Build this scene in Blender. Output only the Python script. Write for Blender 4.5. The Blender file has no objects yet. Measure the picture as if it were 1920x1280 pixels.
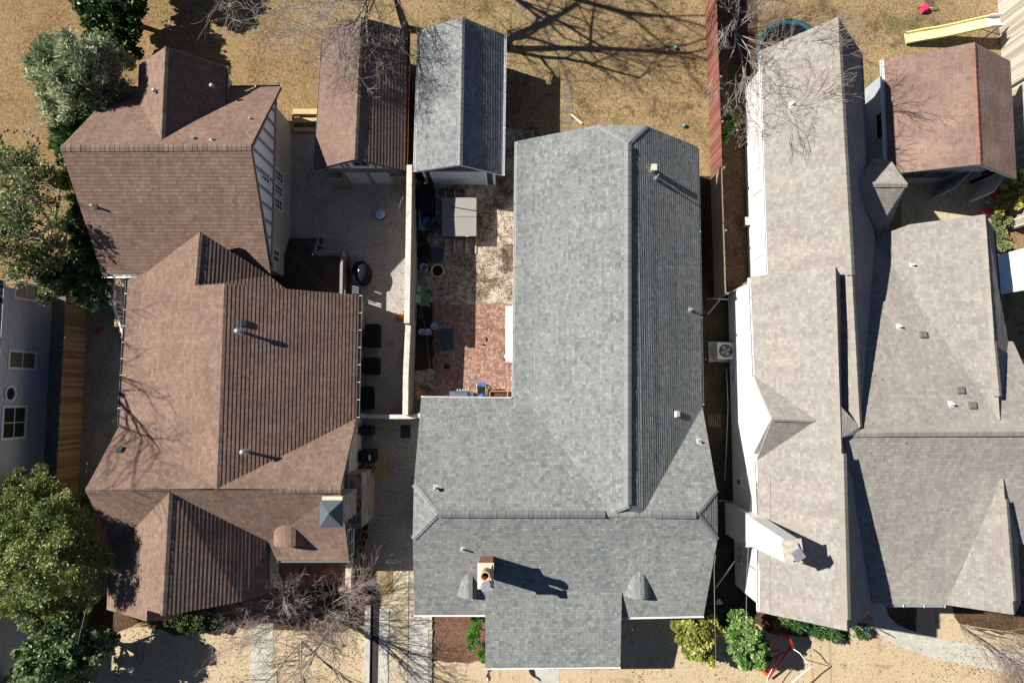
import bpy, bmesh, math, random
from mathutils import Vector, Matrix
from mathutils import noise as mnoise
from mathutils.geometry import tessellate_polygon, intersect_ray_tri
R=random.Random(7)
sc=bpy.context.scene; COL=sc.collection
F=1280.0; H=36.6; TH=math.radians(4.5); CT,ST=math.cos(TH),math.sin(TH)
CAM=Vector((0,0,H))
def ray(px,py):
    x=(px-960)/F; y=-(py-640)/F
    return Vector((x, y*CT+ST, y*ST-CT))
def P(px,py,h=0.0):            # a point of the place at height h, surveyed from the photograph
    d=ray(px,py); return CAM+d*((H-h)/-d.z)
def PX(px,py,X):
    d=ray(px,py); return CAM+d*(X/d.x)
def PY(px,py,Y):
    d=ray(px,py); return CAM+d*(Y/d.y)
# ---------------------------------------------------------------- mesh builder
class MB:
    def __init__(s): s.v=[]; s.f=[]; s.uv=[]; s.sm=[]; s.marks=[]
    def mat(s,i): s.marks.append((len(s.f),i))
    def face(s,pts,uv=None,smooth=False):
        n=len(s.v); s.v+= [tuple(p) for p in pts]; s.f.append(tuple(range(n,n+len(pts))))
        s.uv+= uv if uv else [(p[0]+p[1],p[2]) for p in pts]; s.sm.append(smooth)
    def box(s,x0,x1,y0,y1,z0,z1):
        if x0>x1:x0,x1=x1,x0
        if y0>y1:y0,y1=y1,y0
        c=[Vector((x,y,z)) for z in (z0,z1) for y in (y0,y1) for x in (x0,x1)]
        s.hexa(c)
    def hexa(s,c):   # c: 8 corners z-major, y, x
        for a in ((0,2,3,1),(4,5,7,6),(0,1,5,4),(2,6,7,3),(0,4,6,2),(1,3,7,5)):
            s.face([c[i] for i in a])
    def obox(s,c,dx,dy,z0,z1,ang=0,taper=1.0):
        ca,sa=math.cos(ang),math.sin(ang); out=[]
        for z,t in ((z0,1.0),(z1,taper)):
            for y in (-dy/2,dy/2):
                for x in (-dx/2,dx/2):
                    out.append(Vector((c[0]+(x*ca-y*sa)*t,c[1]+(x*sa+y*ca)*t,z)))
        s.hexa(out)
    def beam(s,a,b,w,h):   # box beam from a to b, width w (horizontal), height h
        a=Vector(a);b=Vector(b);d=(b-a).normalized()
        side=d.cross(Vector((0,0,1)))
        if side.length<1e-3: side=Vector((1,0,0))
        side.normalize(); up=side.cross(d).normalized()
        c=[]
        for k in (-h/2,h/2):
            for q in (a,b):
                for j in (-w/2,w/2): c.append(q+side*j+up*k)
        s.hexa(c)
    def tube(s,pts,r,n=6,cap=True):
        pts=[Vector(p) for p in pts]; m=len(pts)
        if not hasattr(r,'__len__'): r=[r]*m
        rings=[]; ref=None
        for i,p in enumerate(pts):
            d=(pts[min(i+1,m-1)]-pts[max(i-1,0)])
            if d.length<1e-7: d=Vector((0,0,1))
            d.normalize()
            if ref is None:
                ref=d.cross(Vector((.3,.5,.81)))
                if ref.length<1e-3: ref=d.cross(Vector((1,0,0)))
            ref=(ref-d*ref.dot(d)).normalized(); o=d.cross(ref)
            rings.append([p+(ref*math.cos(2*math.pi*k/n)+o*math.sin(2*math.pi*k/n))*r[i] for k in range(n)])
        base=len(s.v)
        for rg in rings: s.v+=[tuple(q) for q in rg]
        for i in range(m-1):
            for k in range(n):
                a=base+i*n+k;b=base+i*n+(k+1)%n
                s.f.append((a,b,b+n,a+n)); s.uv+=[(0,0)]*4; s.sm.append(True)
        if cap and n>3:
            s.f.append(tuple(base+k for k in range(n))[::-1]); s.uv+=[(0,0)]*n; s.sm.append(False)
            s.f.append(tuple(base+(m-1)*n+k for k in range(n))); s.uv+=[(0,0)]*n; s.sm.append(False)
    def lathe(s,c,prof,n=20,closed=True):   # prof: list of (r,z) about vertical axis at c
        base=len(s.v)
        for r,z in prof:
            for k in range(n):
                a=2*math.pi*k/n; s.v.append((c[0]+r*math.cos(a),c[1]+r*math.sin(a),c[2]+z))
        for i in range(len(prof)-1):
            for k in range(n):
                a=base+i*n+k;b=base+i*n+(k+1)%n
                s.f.append((a,b,b+n,a+n)); s.uv+=[(0,0)]*4; s.sm.append(True)
        if closed:
            s.f.append(tuple(base+(len(prof)-1)*n+k for k in range(n))); s.uv+=[(0,0)]*n; s.sm.append(False)
    def torus(s,c,R1,r,axis,n=20):
        ax=Vector(axis).normalized(); u=ax.cross(Vector((.2,.9,.35))).normalized(); w=ax.cross(u)
        s.tube([Vector(c)+(u*math.cos(2*math.pi*k/n)+w*math.sin(2*math.pi*k/n))*R1 for k in range(n+1)],r,5,False)
    def sphere(s,c,r,n=12,sq=1.0):
        prof=[(max(1e-4,r*math.sin(math.pi*i/n)),-r*sq*math.cos(math.pi*i/n)) for i in range(n+1)]
        s.lathe(c,prof,2*n,False)
    def poly_prism(s,pts,dz):  # 3D polygon extruded down by dz (vertical)
        lo=[Vector(p)-Vector((0,0,dz)) for p in pts]
        tris=tessellate_polygon([[Vector(p) for p in pts]])
        for t in tris:
            a=[pts[i] for i in t]; n=(Vector(a[1])-Vector(a[0])).cross(Vector(a[2])-Vector(a[0]))
            if n.z<0: t=t[::-1]
            s.face([pts[i] for i in t]); s.face([lo[i] for i in t[::-1]])
        for i in range(len(pts)):
            j=(i+1)%len(pts); s.face([pts[i],pts[j],lo[j],lo[i]])
def build(name,mb,mat,parent=None,merge=False):
    me=bpy.data.meshes.new(name); me.from_pydata(mb.v,[],mb.f)
    uvl=me.uv_layers.new(name='UVMap')
    flat=[c for u in mb.uv for c in u]
    uvl.data.foreach_set('uv',flat)
    me.polygons.foreach_set('use_smooth',mb.sm)
    if mb.marks:
        mi=[0]*len(mb.f)
        for st,i in mb.marks: mi[st:]=[i]*(len(mb.f)-st)
        me.polygons.foreach_set('material_index',mi)
    if isinstance(mat,(list,tuple)):
        for m in mat: me.materials.append(m)
    else: me.materials.append(mat)
    o=bpy.data.objects.new(name,me); COL.objects.link(o)
    if parent is not None:
        o.parent=parent; o.matrix_parent_inverse=parent.matrix_world.inverted() if False else Matrix.Translation(-parent.location)
    return o
def tag(o,label,cat,group=None,kind=None):
    o['label']=label; o['category']=cat
    if group:o['group']=group
    if kind:o['kind']=kind
    return o
def thing(name,label,cat,loc=(0,0,0),group=None):
    o=bpy.data.objects.new(name,None); COL.objects.link(o); o.location=loc; o.empty_display_size=.3
    return tag(o,label,cat,group)
def struct(name,mb,mat):
    o=build(name,mb,mat); o['kind']='structure'; return o
# ---------------------------------------------------------------- node helpers
def srgb(r,g,b):
    f=lambda c:(c/255/12.92 if c/255<=.04045 else ((c/255+.055)/1.055)**2.4)
    return (f(r),f(g),f(b),1)
class NT:
    def __init__(s,name,rough=.85,spec=.3):
        s.m=bpy.data.materials.new(name); s.m.use_nodes=True; s.t=s.m.node_tree; s.t.nodes.clear()
        s.out=s.n('ShaderNodeOutputMaterial'); s.b=s.n('ShaderNodeBsdfPrincipled'); s.l(s.b.outputs[0],s.out.inputs[0])
        s.b.inputs['Roughness'].default_value=rough; s.b.inputs['Specular IOR Level'].default_value=spec
    def n(s,t,**k):
        x=s.t.nodes.new(t)
        for a,b in k.items(): setattr(x,a,b)
        return x
    def l(s,a,b): s.t.links.new(a,b)
    def put(s,sock,v):
        if hasattr(v,'is_output') : s.l(v,sock)
        else: sock.default_value=v
    def math(s,op,a,b=0.0,c=0.0):
        x=s.n('ShaderNodeMath',operation=op); s.put(x.inputs[0],a); s.put(x.inputs[1],b); s.put(x.inputs[2],c); return x.outputs[0]
    def mix(s,f,a,b,mode='MIX'):
        x=s.n('ShaderNodeMix',data_type='RGBA',blend_type=mode); s.put(x.inputs['Factor'],f); s.put(x.inputs['A'],a); s.put(x.inputs['B'],b); return x.outputs['Result']
    def noise(s,scale,detail=4,rough=.6,vec=None,dist=0.0):
        x=s.n('ShaderNodeTexNoise'); x.inputs['Scale'].default_value=scale; x.inputs['Detail'].default_value=detail; x.inputs['Roughness'].default_value=rough; x.inputs['Distortion'].default_value=dist
        s.l(vec if vec is not None else s.obj(),x.inputs['Vector']); return x.outputs['Fac']
    def obj(s):
        if not hasattr(s,'_g'): s._g=s.n('ShaderNodeNewGeometry').outputs['Position']
        return s._g
    def uv(s): return s.n('ShaderNodeUVMap').outputs[0]
    def ramp(s,f,stops,interp='LINEAR'):
        x=s.n('ShaderNodeValToRGB'); x.color_ramp.interpolation=interp; e=x.color_ramp.elements
        while len(e)<len(stops): e.new(.5)
        for i,(p,c) in enumerate(stops): e[i].position=p; e[i].color=c
        s.put(x.inputs[0],f); return x.outputs[0]
    def bump(s,h,strength=.3,dist=.02):
        x=s.n('ShaderNodeBump'); x.inputs['Strength'].default_value=strength; x.inputs['Distance'].default_value=dist; s.l(h,x.inputs['Height']); s.l(x.outputs[0],s.b.inputs['Normal'])
    def color(s,c): s.put(s.b.inputs['Base Color'],c)
def c4(c,k=1.0): return (c[0]*k,c[1]*k,c[2]*k,1)
def plain(name,c,rough=.6,spec=.4,var=.12,scale=6,metal=0,bump=0):
    t=NT(name,rough,spec); n=t.noise(scale,5,.65)
    t.color(t.mix(t.ramp(n,[(.3,(0,0,0,1)),(.7,(1,1,1,1))]),c4(c,1-var),c4(c,1+var)))
    t.b.inputs['Metallic'].default_value=metal
    if bump: t.bump(t.noise(scale*8,4,.7),bump,.01)
    return t.m
def speckle(name,stops,s1=30,s2=3,amp2=.25,bump=.6,dist=.03,s3=None,extra=None,rough=.95):
    """ground cover: fine speckle through a ramp, modulated by broad patches"""
    t=NT(name,rough,.1); a=t.noise(s1,6,.75); b=t.noise(s2,4,.6,dist=.4)
    f=t.math('ADD',a,t.math('MULTIPLY',t.math('SUBTRACT',b,.5),amp2*2)); f=t.math('ADD',f,t.math('MULTIPLY',t.math('SUBTRACT',t.noise(s2*5,4,.7),.5),amp2*1.3))
    col=t.ramp(f,stops)
    for k_,ex in enumerate(extra if isinstance(extra,list) else ([extra] if extra else [])):
        sc_,lo,hi,c=ex; g=t.noise(sc_,5,.65,dist=.6); col=t.mix(t.ramp(g,[(lo,(0,0,0,1)),(hi,(1,1,1,1))]),col,t.mix(t.math('MULTIPLY',a,1.0),c4(c,.5),c4(c,1.5)))
    t.color(col); t.bump(a,bump,dist); return t.m
def shingle(name,cols,tab=.2,line=.72,gap=.78,patch=.12):
    """asphalt shingles laid by uv: u metres along the course, v course number"""
    t=NT(name,.9,.15); t.b.inputs['Diffuse Roughness'].default_value=0.25; sep=t.n('ShaderNodeSeparateXYZ'); t.l(t.uv(),sep.inputs[0]); u,v=sep.outputs[0],sep.outputs[1]
    row=t.math('FLOOR',v)
    def wn(x,y):
        c=t.n('ShaderNodeCombineXYZ'); t.put(c.inputs[0],x); t.put(c.inputs[1],y); w=t.n('ShaderNodeTexWhiteNoise',noise_dimensions='2D'); t.l(c.outputs[0],w.inputs[0]); return w.outputs[0]
    r1=wn(row,3.7)
    ua=t.math('ADD',t.math('DIVIDE',u,tab),t.math('MULTIPLY',r1,9.0)); ca=wn(t.math('FLOOR',ua),row)
    ub=t.math('ADD',t.math('DIVIDE',u,tab*.62),t.math('MULTIPLY',wn(row,8.1),7.0)); cb=wn(t.math('FLOOR',ub),t.math('ADD',row,.5))
    f=t.math('ADD',t.math('MULTIPLY',ca,.62),t.math('MULTIPLY',cb,.38))
    n=len(cols); col=t.ramp(f,[(.12+.76*i/(n-1),c) for i,c in enumerate(cols)])
    fine=t.noise(70,3,.7); broad=t.noise(.55,4,.6)
    col=t.mix(1.0,col,t.ramp(fine,[(.25,(.82,.82,.82,1)),(.75,(1.15,1.15,1.15,1))]),'MULTIPLY')
    col=t.mix(1.0,col,t.ramp(broad,[(.3,(1-patch,1-patch,1-patch,1)),(.7,(1+patch,1+patch,1+patch,1))]),'MULTIPLY')
    cs_=t.n('ShaderNodeCombineXYZ'); t.put(cs_.inputs[0],t.math('MULTIPLY',u,1.7)); t.put(cs_.inputs[1],t.math('MULTIPLY',v,.035)); st_=t.noise(1.0,5,.6,vec=cs_.outputs[0])
    col=t.mix(1.0,col,t.ramp(st_,[(.3,(.9,.9,.91,1)),(.7,(1.09,1.08,1.06,1))]),'MULTIPLY')
    fv=t.math('FRACT',v); fu=t.math('FRACT',ua)
    ln=t.math('GREATER_THAN',fv,.9); gp=t.math('LESS_THAN',fu,.09)
    col=t.mix(ln,col,t.mix(1.0,col,(line,line,line,1),'MULTIPLY'))
    col=t.mix(gp,col,t.mix(1.0,col,(gap,gap,gap,1),'MULTIPLY'))
    t.color(col); t.bump(f,.25,.01); return t.m
# ---------------------------------------------------------------- roof facets
class Roof:
    """collects the facets of one building; each facet is laid course by course with real butts"""
    def __init__(s,expo=.145,thick=.012,deck=.15):
        s.e=expo;s.t=thick;s.d=deck;s.sh=MB();s.dk=MB();s.tris=[]
    def V(s,p): return P(*p) if not isinstance(p,Vector) else p
    def facet(s,pts,expo=None,t=None):
        e=expo or s.e; T0=s.t
        if t is not None: s.t=t
        pts=[s.V(p) for p in pts]
        n=Vector((0,0,0))
        for i in range(len(pts)):
            a,b=pts[i],pts[(i+1)%len(pts)]
            n+=Vector(((a.y-b.y)*(a.z+b.z),(a.z-b.z)*(a.x+b.x),(a.x-b.x)*(a.y+b.y)))
        n.normalize()
        if n.z<0:n=-n
        g=Vector((n.x,n.y,0))
        g=g.normalized() if g.length>.02 else Vector((0,-1,0))
        # snap fall line to the house axes when near them
        if abs(g.x)>.9: g=Vector((math.copysign(1,g.x),0,0))
        elif abs(g.y)>.9: g=Vector((0,math.copysign(1,g.y),0))
        dn=(g-n*g.dot(n)).normalized(); u=n.cross(dn).normalized()
        for t in tessellate_polygon([pts]):
            tri=[pts[i] for i in t]
            nn=(tri[1]-tri[0]).cross(tri[2]-tri[0])
            if nn.length<1e-6: continue
            if nn.z<0: tri=tri[::-1]
            s.tris.append((tri,n))
            vs=[p.dot(dn)/e for p in tri]; lo=math.floor(min(vs)+1e-6); hi=math.ceil(max(vs)-1e-6)
            for r in range(lo,hi):
                poly=s.clip(tri,dn,r*e,1); poly=s.clip(poly,dn,(r+1)*e,-1)
                if len(poly)<3: continue
                out=[];uv=[]
                for p in poly:
                    f=p.dot(dn)/e-r; out.append(p+n*(s.t*f+.004)); uv.append((p.dot(u),r+min(max(f,.001),.999)))
                s.sh.face(out,uv)
                lowe=[p for p in poly if abs(p.dot(dn)-(r+1)*e)<1e-5]
                if len(lowe)==2:
                    a,b=lowe; d0=n*(s.t+.004); d1=n*.0
                    s.sh.face([a+d0,b+d0,b+d1,a+d1],[(a.dot(u),r+.95),(b.dot(u),r+.95),(b.dot(u),r+.96),(a.dot(u),r+.96)])
        s.t=T0
        s.dk.poly_prism([p-Vector((0,0,.03)) for p in pts],s.d)
        return pts
    def clip(s,poly,d,c,sg):
        out=[]
        for i in range(len(poly)):
            a,b=poly[i],poly[(i+1)%len(poly)]; fa=(a.dot(d)-c)*sg; fb=(b.dot(d)-c)*sg
            if fa>=-1e-9: out.append(a)
            if (fa>1e-9 and fb<-1e-9) or (fa<-1e-9 and fb>1e-9): out.append(a+(b-a)*(fa/(fa-fb)))
        return out
    def on(s,px,py):
        d=ray(px,py); best=None
        for tri,n in s.tris:
            q=intersect_ray_tri(tri[0],tri[1],tri[2],d,CAM,True)
            if q is not None and (best is None or (q-CAM).length<(best[0]-CAM).length): best=(q,n)
        return best if best else (P(px,py,3),Vector((0,0,1)))
    def z(s,x,y):
        best=None
        for tri,n in s.tris:
            q=intersect_ray_tri(tri[0],tri[1],tri[2],Vector((0,0,-1)),Vector((x,y,50)),True)
            if q is not None and (best is None or q.z>best): best=q.z
        return best if best is not None else 3.0
    def done(s,parent,msh,mdk,name='roof'):
        s.sh.v=[(x,y,z+.022*mnoise.noise(Vector((x*.45,y*.45,z*.3)))+.006*mnoise.noise(Vector((x*2.3,y*2.3,1.7)))) for x,y,z in s.sh.v]
        r=build(name,s.sh,msh,parent); f=build('fascia',s.dk,mdk,parent); return r
def caps(mb,a,b,w=.15,dr=.06,seg=.18,lift=.02,side=None):
    """ridge or hip cap shingles, each lapping the next"""
    a=Vector(a) if isinstance(a,Vector) else P(*a); b=Vector(b) if isinstance(b,Vector) else P(*b)
    L=(b-a).length; d=(b-a)/L; s=d.cross(Vector((0,0,1))).normalized(); up=Vector((0,0,1)); n=max(1,int(L/seg))
    for i in range(n):
        p0=a+d*(L*i/n); p1=a+d*(L*(i+1)/n+.015); r=R.random(); jj=Vector((0,0,R.uniform(-.006,.008))); p0=p0+jj; p1=p1+jj
        for sg in (-1,1):
            e0=p0+s*sg*w-up*dr+up*lift; e1=p1+s*sg*w-up*dr+up*(lift+.012); t0=p0+up*lift; t1=p1+up*(lift+.012)
            q=[t0,t1,e1,e0] if sg<0 else [t0,e0,e1,t1]
            mb.face(q,[(r*90,r*77)]*4)
            mb.face([e0,e1,e1-up*.02,e0-up*.02],[(r*90,r*77)]*4)
        mb.face([p1+s*w-up*(dr-lift-.012),p1+up*(lift+.012),p1-s*w-up*(dr-lift-.012),p1-up*.01],[(r*90,r*77)]*4)
def gutter(parent,a,b,mat,out,w=.12,h=.1,step=.9,strap=None,name='gutter'):
    a=P(*a) if not isinstance(a,Vector) else a; b=P(*b) if not isinstance(b,Vector) else b
    o=Vector(out).normalized(); mb=MB(); up=Vector((0,0,1))
    for k0,k1,z0,z1 in ((.0,.012,-h,.01),(w-.012,w,-h,.01),(0,w,-h,-h+.012)):
        c=[]
        for z in (z0,z1):
            for q in (a,b):
                for k in (k0,k1): c.append(q+o*(k+.01)+up*(z-.03))
        mb.hexa(c)
    sm=mb; mb.mat(1); L=(b-a).length; n=max(1,int(L/step)); d=(b-a)/L
    for i in range(n+1):
        c=a+d*(L*i/n); sm.beam(c+up*(-.012),c+o*(w+.02)+up*(-.012),.03,.012)
    return build(name,mb,[mat,strap or mat],parent)
def wallbox(mb,x0,x1,y0,y1,z1,z0=-.1): mb.box(x0,x1,y0,y1,z0,z1)
def onwall_rect(p0,p1,X=None,Y=None):
    if X is not None:
        a=PX(*p0,X);b=PX(*p1,X); return min(a.y,b.y),max(a.y,b.y),min(a.z,b.z),max(a.z,b.z)
    a=PY(*p0,Y);b=PY(*p1,Y); return min(a.x,b.x),max(a.x,b.x),min(a.z,b.z),max(a.z,b.z)
def window(parent,axis,val,out,r,frame,glass,muntx=1,muntz=1,fw=.09,name='window'):
    """window on a wall plane; axis 'x' or 'y' is the plane's normal; r=(a0,a1,z0,z1)"""
    a0,a1,z0,z1=r; fm=MB(); gm=MB()
    def bx(mb,u0,u1,w0,w1,d0,d1):
        d0*=out;d1*=out
        if axis=='x': mb.box(val+d0,val+d1,u0,u1,w0,w1)
        else: mb.box(u0,u1,val+d0,val+d1,w0,w1)
    bx(fm,a0,a1,z1-fw,z1,0,.05);bx(fm,a0,a1,z0,z0+fw,0,.07);bx(fm,a0,a0+fw,z0+fw,z1-fw,0,.05);bx(fm,a1-fw,a1,z0+fw,z1-fw,0,.05)
    for i in range(1,muntx+1):
        c=a0+(a1-a0)*i/(muntx+1); bx(fm,c-.02,c+.02,z0+fw,z1-fw,.012,.035)
    for i in range(1,muntz+1):
        c=z0+(z1-z0)*i/(muntz+1); bx(fm,a0+fw,a1-fw,c-.02,c+.02,.014,.033)
    bx(gm,a0+fw,a1-fw,z0+fw,z1-fw,.004,.01)
    w=build(name,fm,frame,parent); build('pane',gm,glass,w); return w
def vent(parent,roof,px,py,mat,plate,h=.35,r=.05,dark=None,kind='pipe'):
    q,n=roof.on(px,py); mb=MB(); up=Vector((0,0,1)); pm=MB()
    s=n.cross(Vector((0,1,0))).normalized(); t=n.cross(s).normalized()
    w=.12
    pm.face([q+n*.02+s*a*w+t*b*w*1.2 for a,b in ((-1,-1),(1,-1),(1,1),(-1,1))]); 
    pm.face([q+n*.012+s*a*w*1.05+t*b*w*1.25 for a,b in ((-1,-1),(-1,1),(1,1),(1,-1))])
    if kind=='pipe':
        mb.lathe((q.x,q.y,q.z-.05),[(r*1.7,.05),(r*1.5,.12),(r,.16),(r,h),(r*.75,h),(r*.75,h-.12)],12)
        o=build('vent_pipe',mb,mat,parent); build('flashing',pm,plate,o)
    elif kind=='cap':
        mb.lathe((q.x,q.y,q.z-.05),[(r,.05),(r,h),(r*1.9,h+.01),(r*1.9,h+.05),(r*.6,h+.12)],12)
        o=build('vent_pipe',mb,mat,parent); build('flashing',pm,plate,o)
    else:
        c=[]
        for k,sc_ in ((.01,1.0),(.13,.85)):
            for b in (-1,1):
                for a in (-1,1): c.append(q+n*k+s*a*r*sc_+t*b*r*1.1*sc_)
        mb.hexa(c); o=build('roof_vent',mb,mat,parent)
    return o
def eyebrow(parent,roof,px,py,w,hh,msh,mdark,rnd=True):
    q,n=roof.on(px,py); slope=max(.2,-n.y/n.z if n.y<0 else .5)
    zf=q.z; mb=MB(); N=10; pts=[]
    for i in range(N+1):
        a=math.pi*i/N; x=q.x-w/2*math.cos(a); z=zf+(hh*math.sin(a)**.8 if rnd else hh*(1-abs(math.cos(a))**2.1))
        pts.append((x,z))
    K=6; prof=[]
    for i in range(N):
        (x0,z0),(x1,z1)=pts[i],pts[i+1]
        for k in range(K):
            def pt(x,z,f):
                L=(z-zf)/slope+.25; return Vector((x,q.y+L*f-.0,z+.012*(1-(f*K)%1)))
            mb.face([pt(x0,z0,k/K),pt(x1,z1,k/K),pt(x1,z1,(k+1)/K-1e-4),pt(x0,z0,(k+1)/K-1e-4)],[(x0*3,k+.1),(x1*3,k+.1),(x1*3,k+.8),(x0*3,k+.8)],False)
    d=build('dormer',mb,msh,parent)
    fm=MB()
    fm.face([Vector((x,q.y+.1,z-.03)) for x,z in pts]+[Vector((q.x+w/2,q.y+.1,zf-.3)),Vector((q.x-w/2,q.y+.1,zf-.3))])
    for i in range(N):
        (x0,z0),(x1,z1)=pts[i],pts[i+1]
        fm.face([Vector((x0,q.y,z0)),Vector((x1,q.y,z1)),Vector((x1,q.y,z1-.06)),Vector((x0,q.y,z0-.06))])
    build('louvre',fm,mdark,d)
    return d
# ---------------------------------------------------------------- vegetation
def foliage(name,blobs,n,size,mat,parent=None,narrow=1.0,seed=1,fill=.55,up=.3,lump=.35):
    """leaves spread through lumpy volumes; blobs are (x,y,z,r) in metres"""
    r=random.Random(seed); mb=MB(); sub=[]
    for (x,y,z,rr) in blobs:
        k=max(8,int(22*rr/1.5))
        for i in range(k):
            a=r.uniform(0,6.283);c=r.uniform(-.7,1);s_=math.sqrt(1-c*c);q=rr*r.uniform(.45,1.0)
            sub.append((x+math.cos(a)*s_*q,y+math.sin(a)*s_*q,max(.15,z+c*q*.8),rr*lump*r.uniform(.6,1.3),r.random()))
    for q in blobs: sub.append((q[0],q[1],q[2],q[3]*.93,r.random())); 
    nb=len(blobs)
    w_=[s_[3]**2*(.22 if i>=len(sub)-nb else 1.0) for i,s_ in enumerate(sub)]
    tot=sum(w_)
    V=[];Fc=[];UV=[]
    for (x,y,z,rr,tone),ww in zip(sub,w_):
        m=int(n*ww/tot)
        for i in range(m):
            a=r.uniform(0,6.283);c=r.uniform(-1,1);s_=math.sqrt(1-c*c);q=rr*r.uniform(0,1)**fill
            dx,dy,dz=math.cos(a)*s_,math.sin(a)*s_,c
            p=Vector((x+dx*q,y+dy*q,z+dz*q*.85))
            if p.z<.03: continue
            d=Vector((dx+r.gauss(0,.6),dy+r.gauss(0,.6),dz*.4+up+r.gauss(0,.5))).normalized()
            o=d.cross(Vector((r.gauss(0,1),r.gauss(0,1),r.gauss(0,1)+.3)))
            if o.length<1e-3: continue
            o.normalize(); L=size*r.uniform(.6,1.35); W=L*.32*narrow
            b=len(V); V+=[tuple(p-d*L*.5),tuple(p+o*W),tuple(p+d*L*.5),tuple(p-o*W)]
            Fc.append((b,b+1,b+2,b+3)); t=min(1,max(0,tone*.5+r.random()*.5)); UV+=[(t,tone)]*4
    mb.v=V;mb.f=Fc;mb.uv=UV;mb.sm=[False]*len(Fc)
    return build(name,mb,mat,parent)
def leafmat(name,c0,c1,c2,trans=.25):
    t=NT(name,.5,.35); sep=t.n('ShaderNodeSeparateXYZ'); t.l(t.uv(),sep.inputs[0])
    col=t.ramp(sep.outputs[0],[(.1,c0),(.55,c1),(.95,c2)])
    t.color(col)
    tr=t.n('ShaderNodeBsdfTranslucent'); t.l(col,tr.inputs[0]); mx=t.n('ShaderNodeMixShader'); mx.inputs[0].default_value=trans
    t.l(t.b.outputs[0],mx.inputs[1]); t.l(tr.outputs[0],mx.inputs[2]); t.l(mx.outputs[0],t.out.inputs[0]); return t.m
def grow(mb,p,d,L,r,depth,rnd,spread=.7,upw=.1,nch=3,wig=.18,rmin=.006,sides=5,segs=5,kidL=.62):
    pts=[p.copy()];rs=[r]; dd=d.normalized(); q=p.copy(); r1=max(rmin,r*(.45 if depth>0 else .3)); kids=[]
    for i in range(1,segs+1):
        dd=(dd+Vector((rnd.gauss(0,wig),rnd.gauss(0,wig),rnd.gauss(0,wig)+upw*.3))).normalized()
        q=q+dd*(L/segs); pts.append(q.copy()); rs.append(r+(r1-r)*i/segs)
        if depth>0 and i>=2 or (depth>0 and i==1 and segs<4): kids.append((q.copy(),dd.copy(),rs[-1],i))
    mb.tube(pts,rs,sides if depth>1 else (4 if depth==1 else 3),False)
    if depth<=0: return
    for (q,dd,rr,i) in kids:
        for k in range(nch if i==segs else max(1,nch-1)):
            a=Vector((rnd.gauss(0,1),rnd.gauss(0,1),rnd.gauss(0,1)*.8+upw)).normalized()
            nd=(dd*(1-spread*.5)+a*spread).normalized()
            grow(mb,q,nd,L*kidL*rnd.uniform(.7,1.15),max(rmin,rr*rnd.uniform(.45,.7)),depth-1,rnd,spread,upw,nch,wig,rmin,sides,max(3,segs-1),kidL)
# ================================================================ light and camera
SUN_EL=math.radians(39.5); SUN_AZ=math.radians(-18.5)     # shadows run along SUN_AZ in plan
w=bpy.data.worlds.new('World'); sc.world=w; w.use_nodes=True; nt=w.node_tree
bg=nt.nodes['Background']; sky=nt.nodes.new('ShaderNodeTexSky'); sky.sky_type='NISHITA'; sky.sun_disc=False
sky.sun_elevation=SUN_EL; sky.sun_rotation=math.atan2(-math.cos(SUN_AZ),-math.sin(SUN_AZ)); sky.air_density=.5; sky.dust_density=.1; sky.ozone_density=3
nt.links.new(sky.outputs[0],bg.inputs[0]); bg.inputs[1].default_value=.05
sd=bpy.data.lights.new('sun','SUN'); sd.energy=5.0; sd.angle=math.radians(.5); sd.color=(1,.945,.86)
so=bpy.data.objects.new('sun',sd); COL.objects.link(so)
to_sun=Vector((-math.cos(SUN_AZ)*math.cos(SUN_EL),-math.sin(SUN_AZ)*math.cos(SUN_EL),math.sin(SUN_EL)))
so.rotation_euler=to_sun.to_track_quat('Z','Y').to_euler(); so.location=(-30,20,40)
cd=bpy.data.cameras.new('camera'); cam=bpy.data.objects.new('camera',cd); COL.objects.link(cam)
cd.sensor_width=36; cd.lens=24; cd.clip_end=500; cd.clip_start=.5; cam.location=CAM; cam.rotation_euler=(TH,0,0); sc.camera=cam
sc.view_settings.view_transform='Standard'; sc.view_settings.look='None'; sc.view_settings.exposure=.84; sc.view_settings.gamma=1
# ================================================================ materials
C=lambda r,g,b:(r,g,b,1)
M={}
M['shA']=shingle('brown_shingles',[C(0.183,0.120,0.093),C(0.210,0.140,0.111),C(0.231,0.157,0.122),C(0.256,0.179,0.142)],tab=.2,line=.86,patch=.12)
M['shA2']=shingle('garage_brown_shingles',[C(0.190,0.127,0.105),C(0.212,0.143,0.116),C(0.235,0.165,0.133)],tab=.22,line=.8)
M['shB']=shingle('grey_shingles',[C(0.147,0.164,0.165),C(0.182,0.201,0.199),C(0.213,0.229,0.224),C(0.223,0.227,0.216),C(0.264,0.284,0.274)],tab=.2,line=.74,gap=.72,patch=.06)
M['shB2']=shingle('garage_grey_shingles',[C(.17,.18,.19),C(.22,.23,.235),C(.27,.28,.28)],tab=.22,line=.85)
M['shC']=shingle('taupe_shingles',[C(0.238,0.217,0.199),C(0.259,0.241,0.222),C(0.282,0.267,0.244),C(0.312,0.301,0.274)],tab=.2,line=.88,gap=.84,patch=.06)
M['shD']=shingle('reddish_shingles',[C(0.203,0.130,0.109),C(0.239,0.157,0.129),C(0.252,0.172,0.144),C(0.221,0.170,0.149)],tab=.25,line=.85,patch=.22)
def capmat(name,a,b):
    t=NT(name,.9,.15); wn=t.n('ShaderNodeTexWhiteNoise',noise_dimensions='2D'); t.l(t.uv(),wn.inputs[0])
    t.color(t.mix(wn.outputs[0],a,b)); t.bump(t.noise(60,4,.7),.3,.01); return t.m
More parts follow.
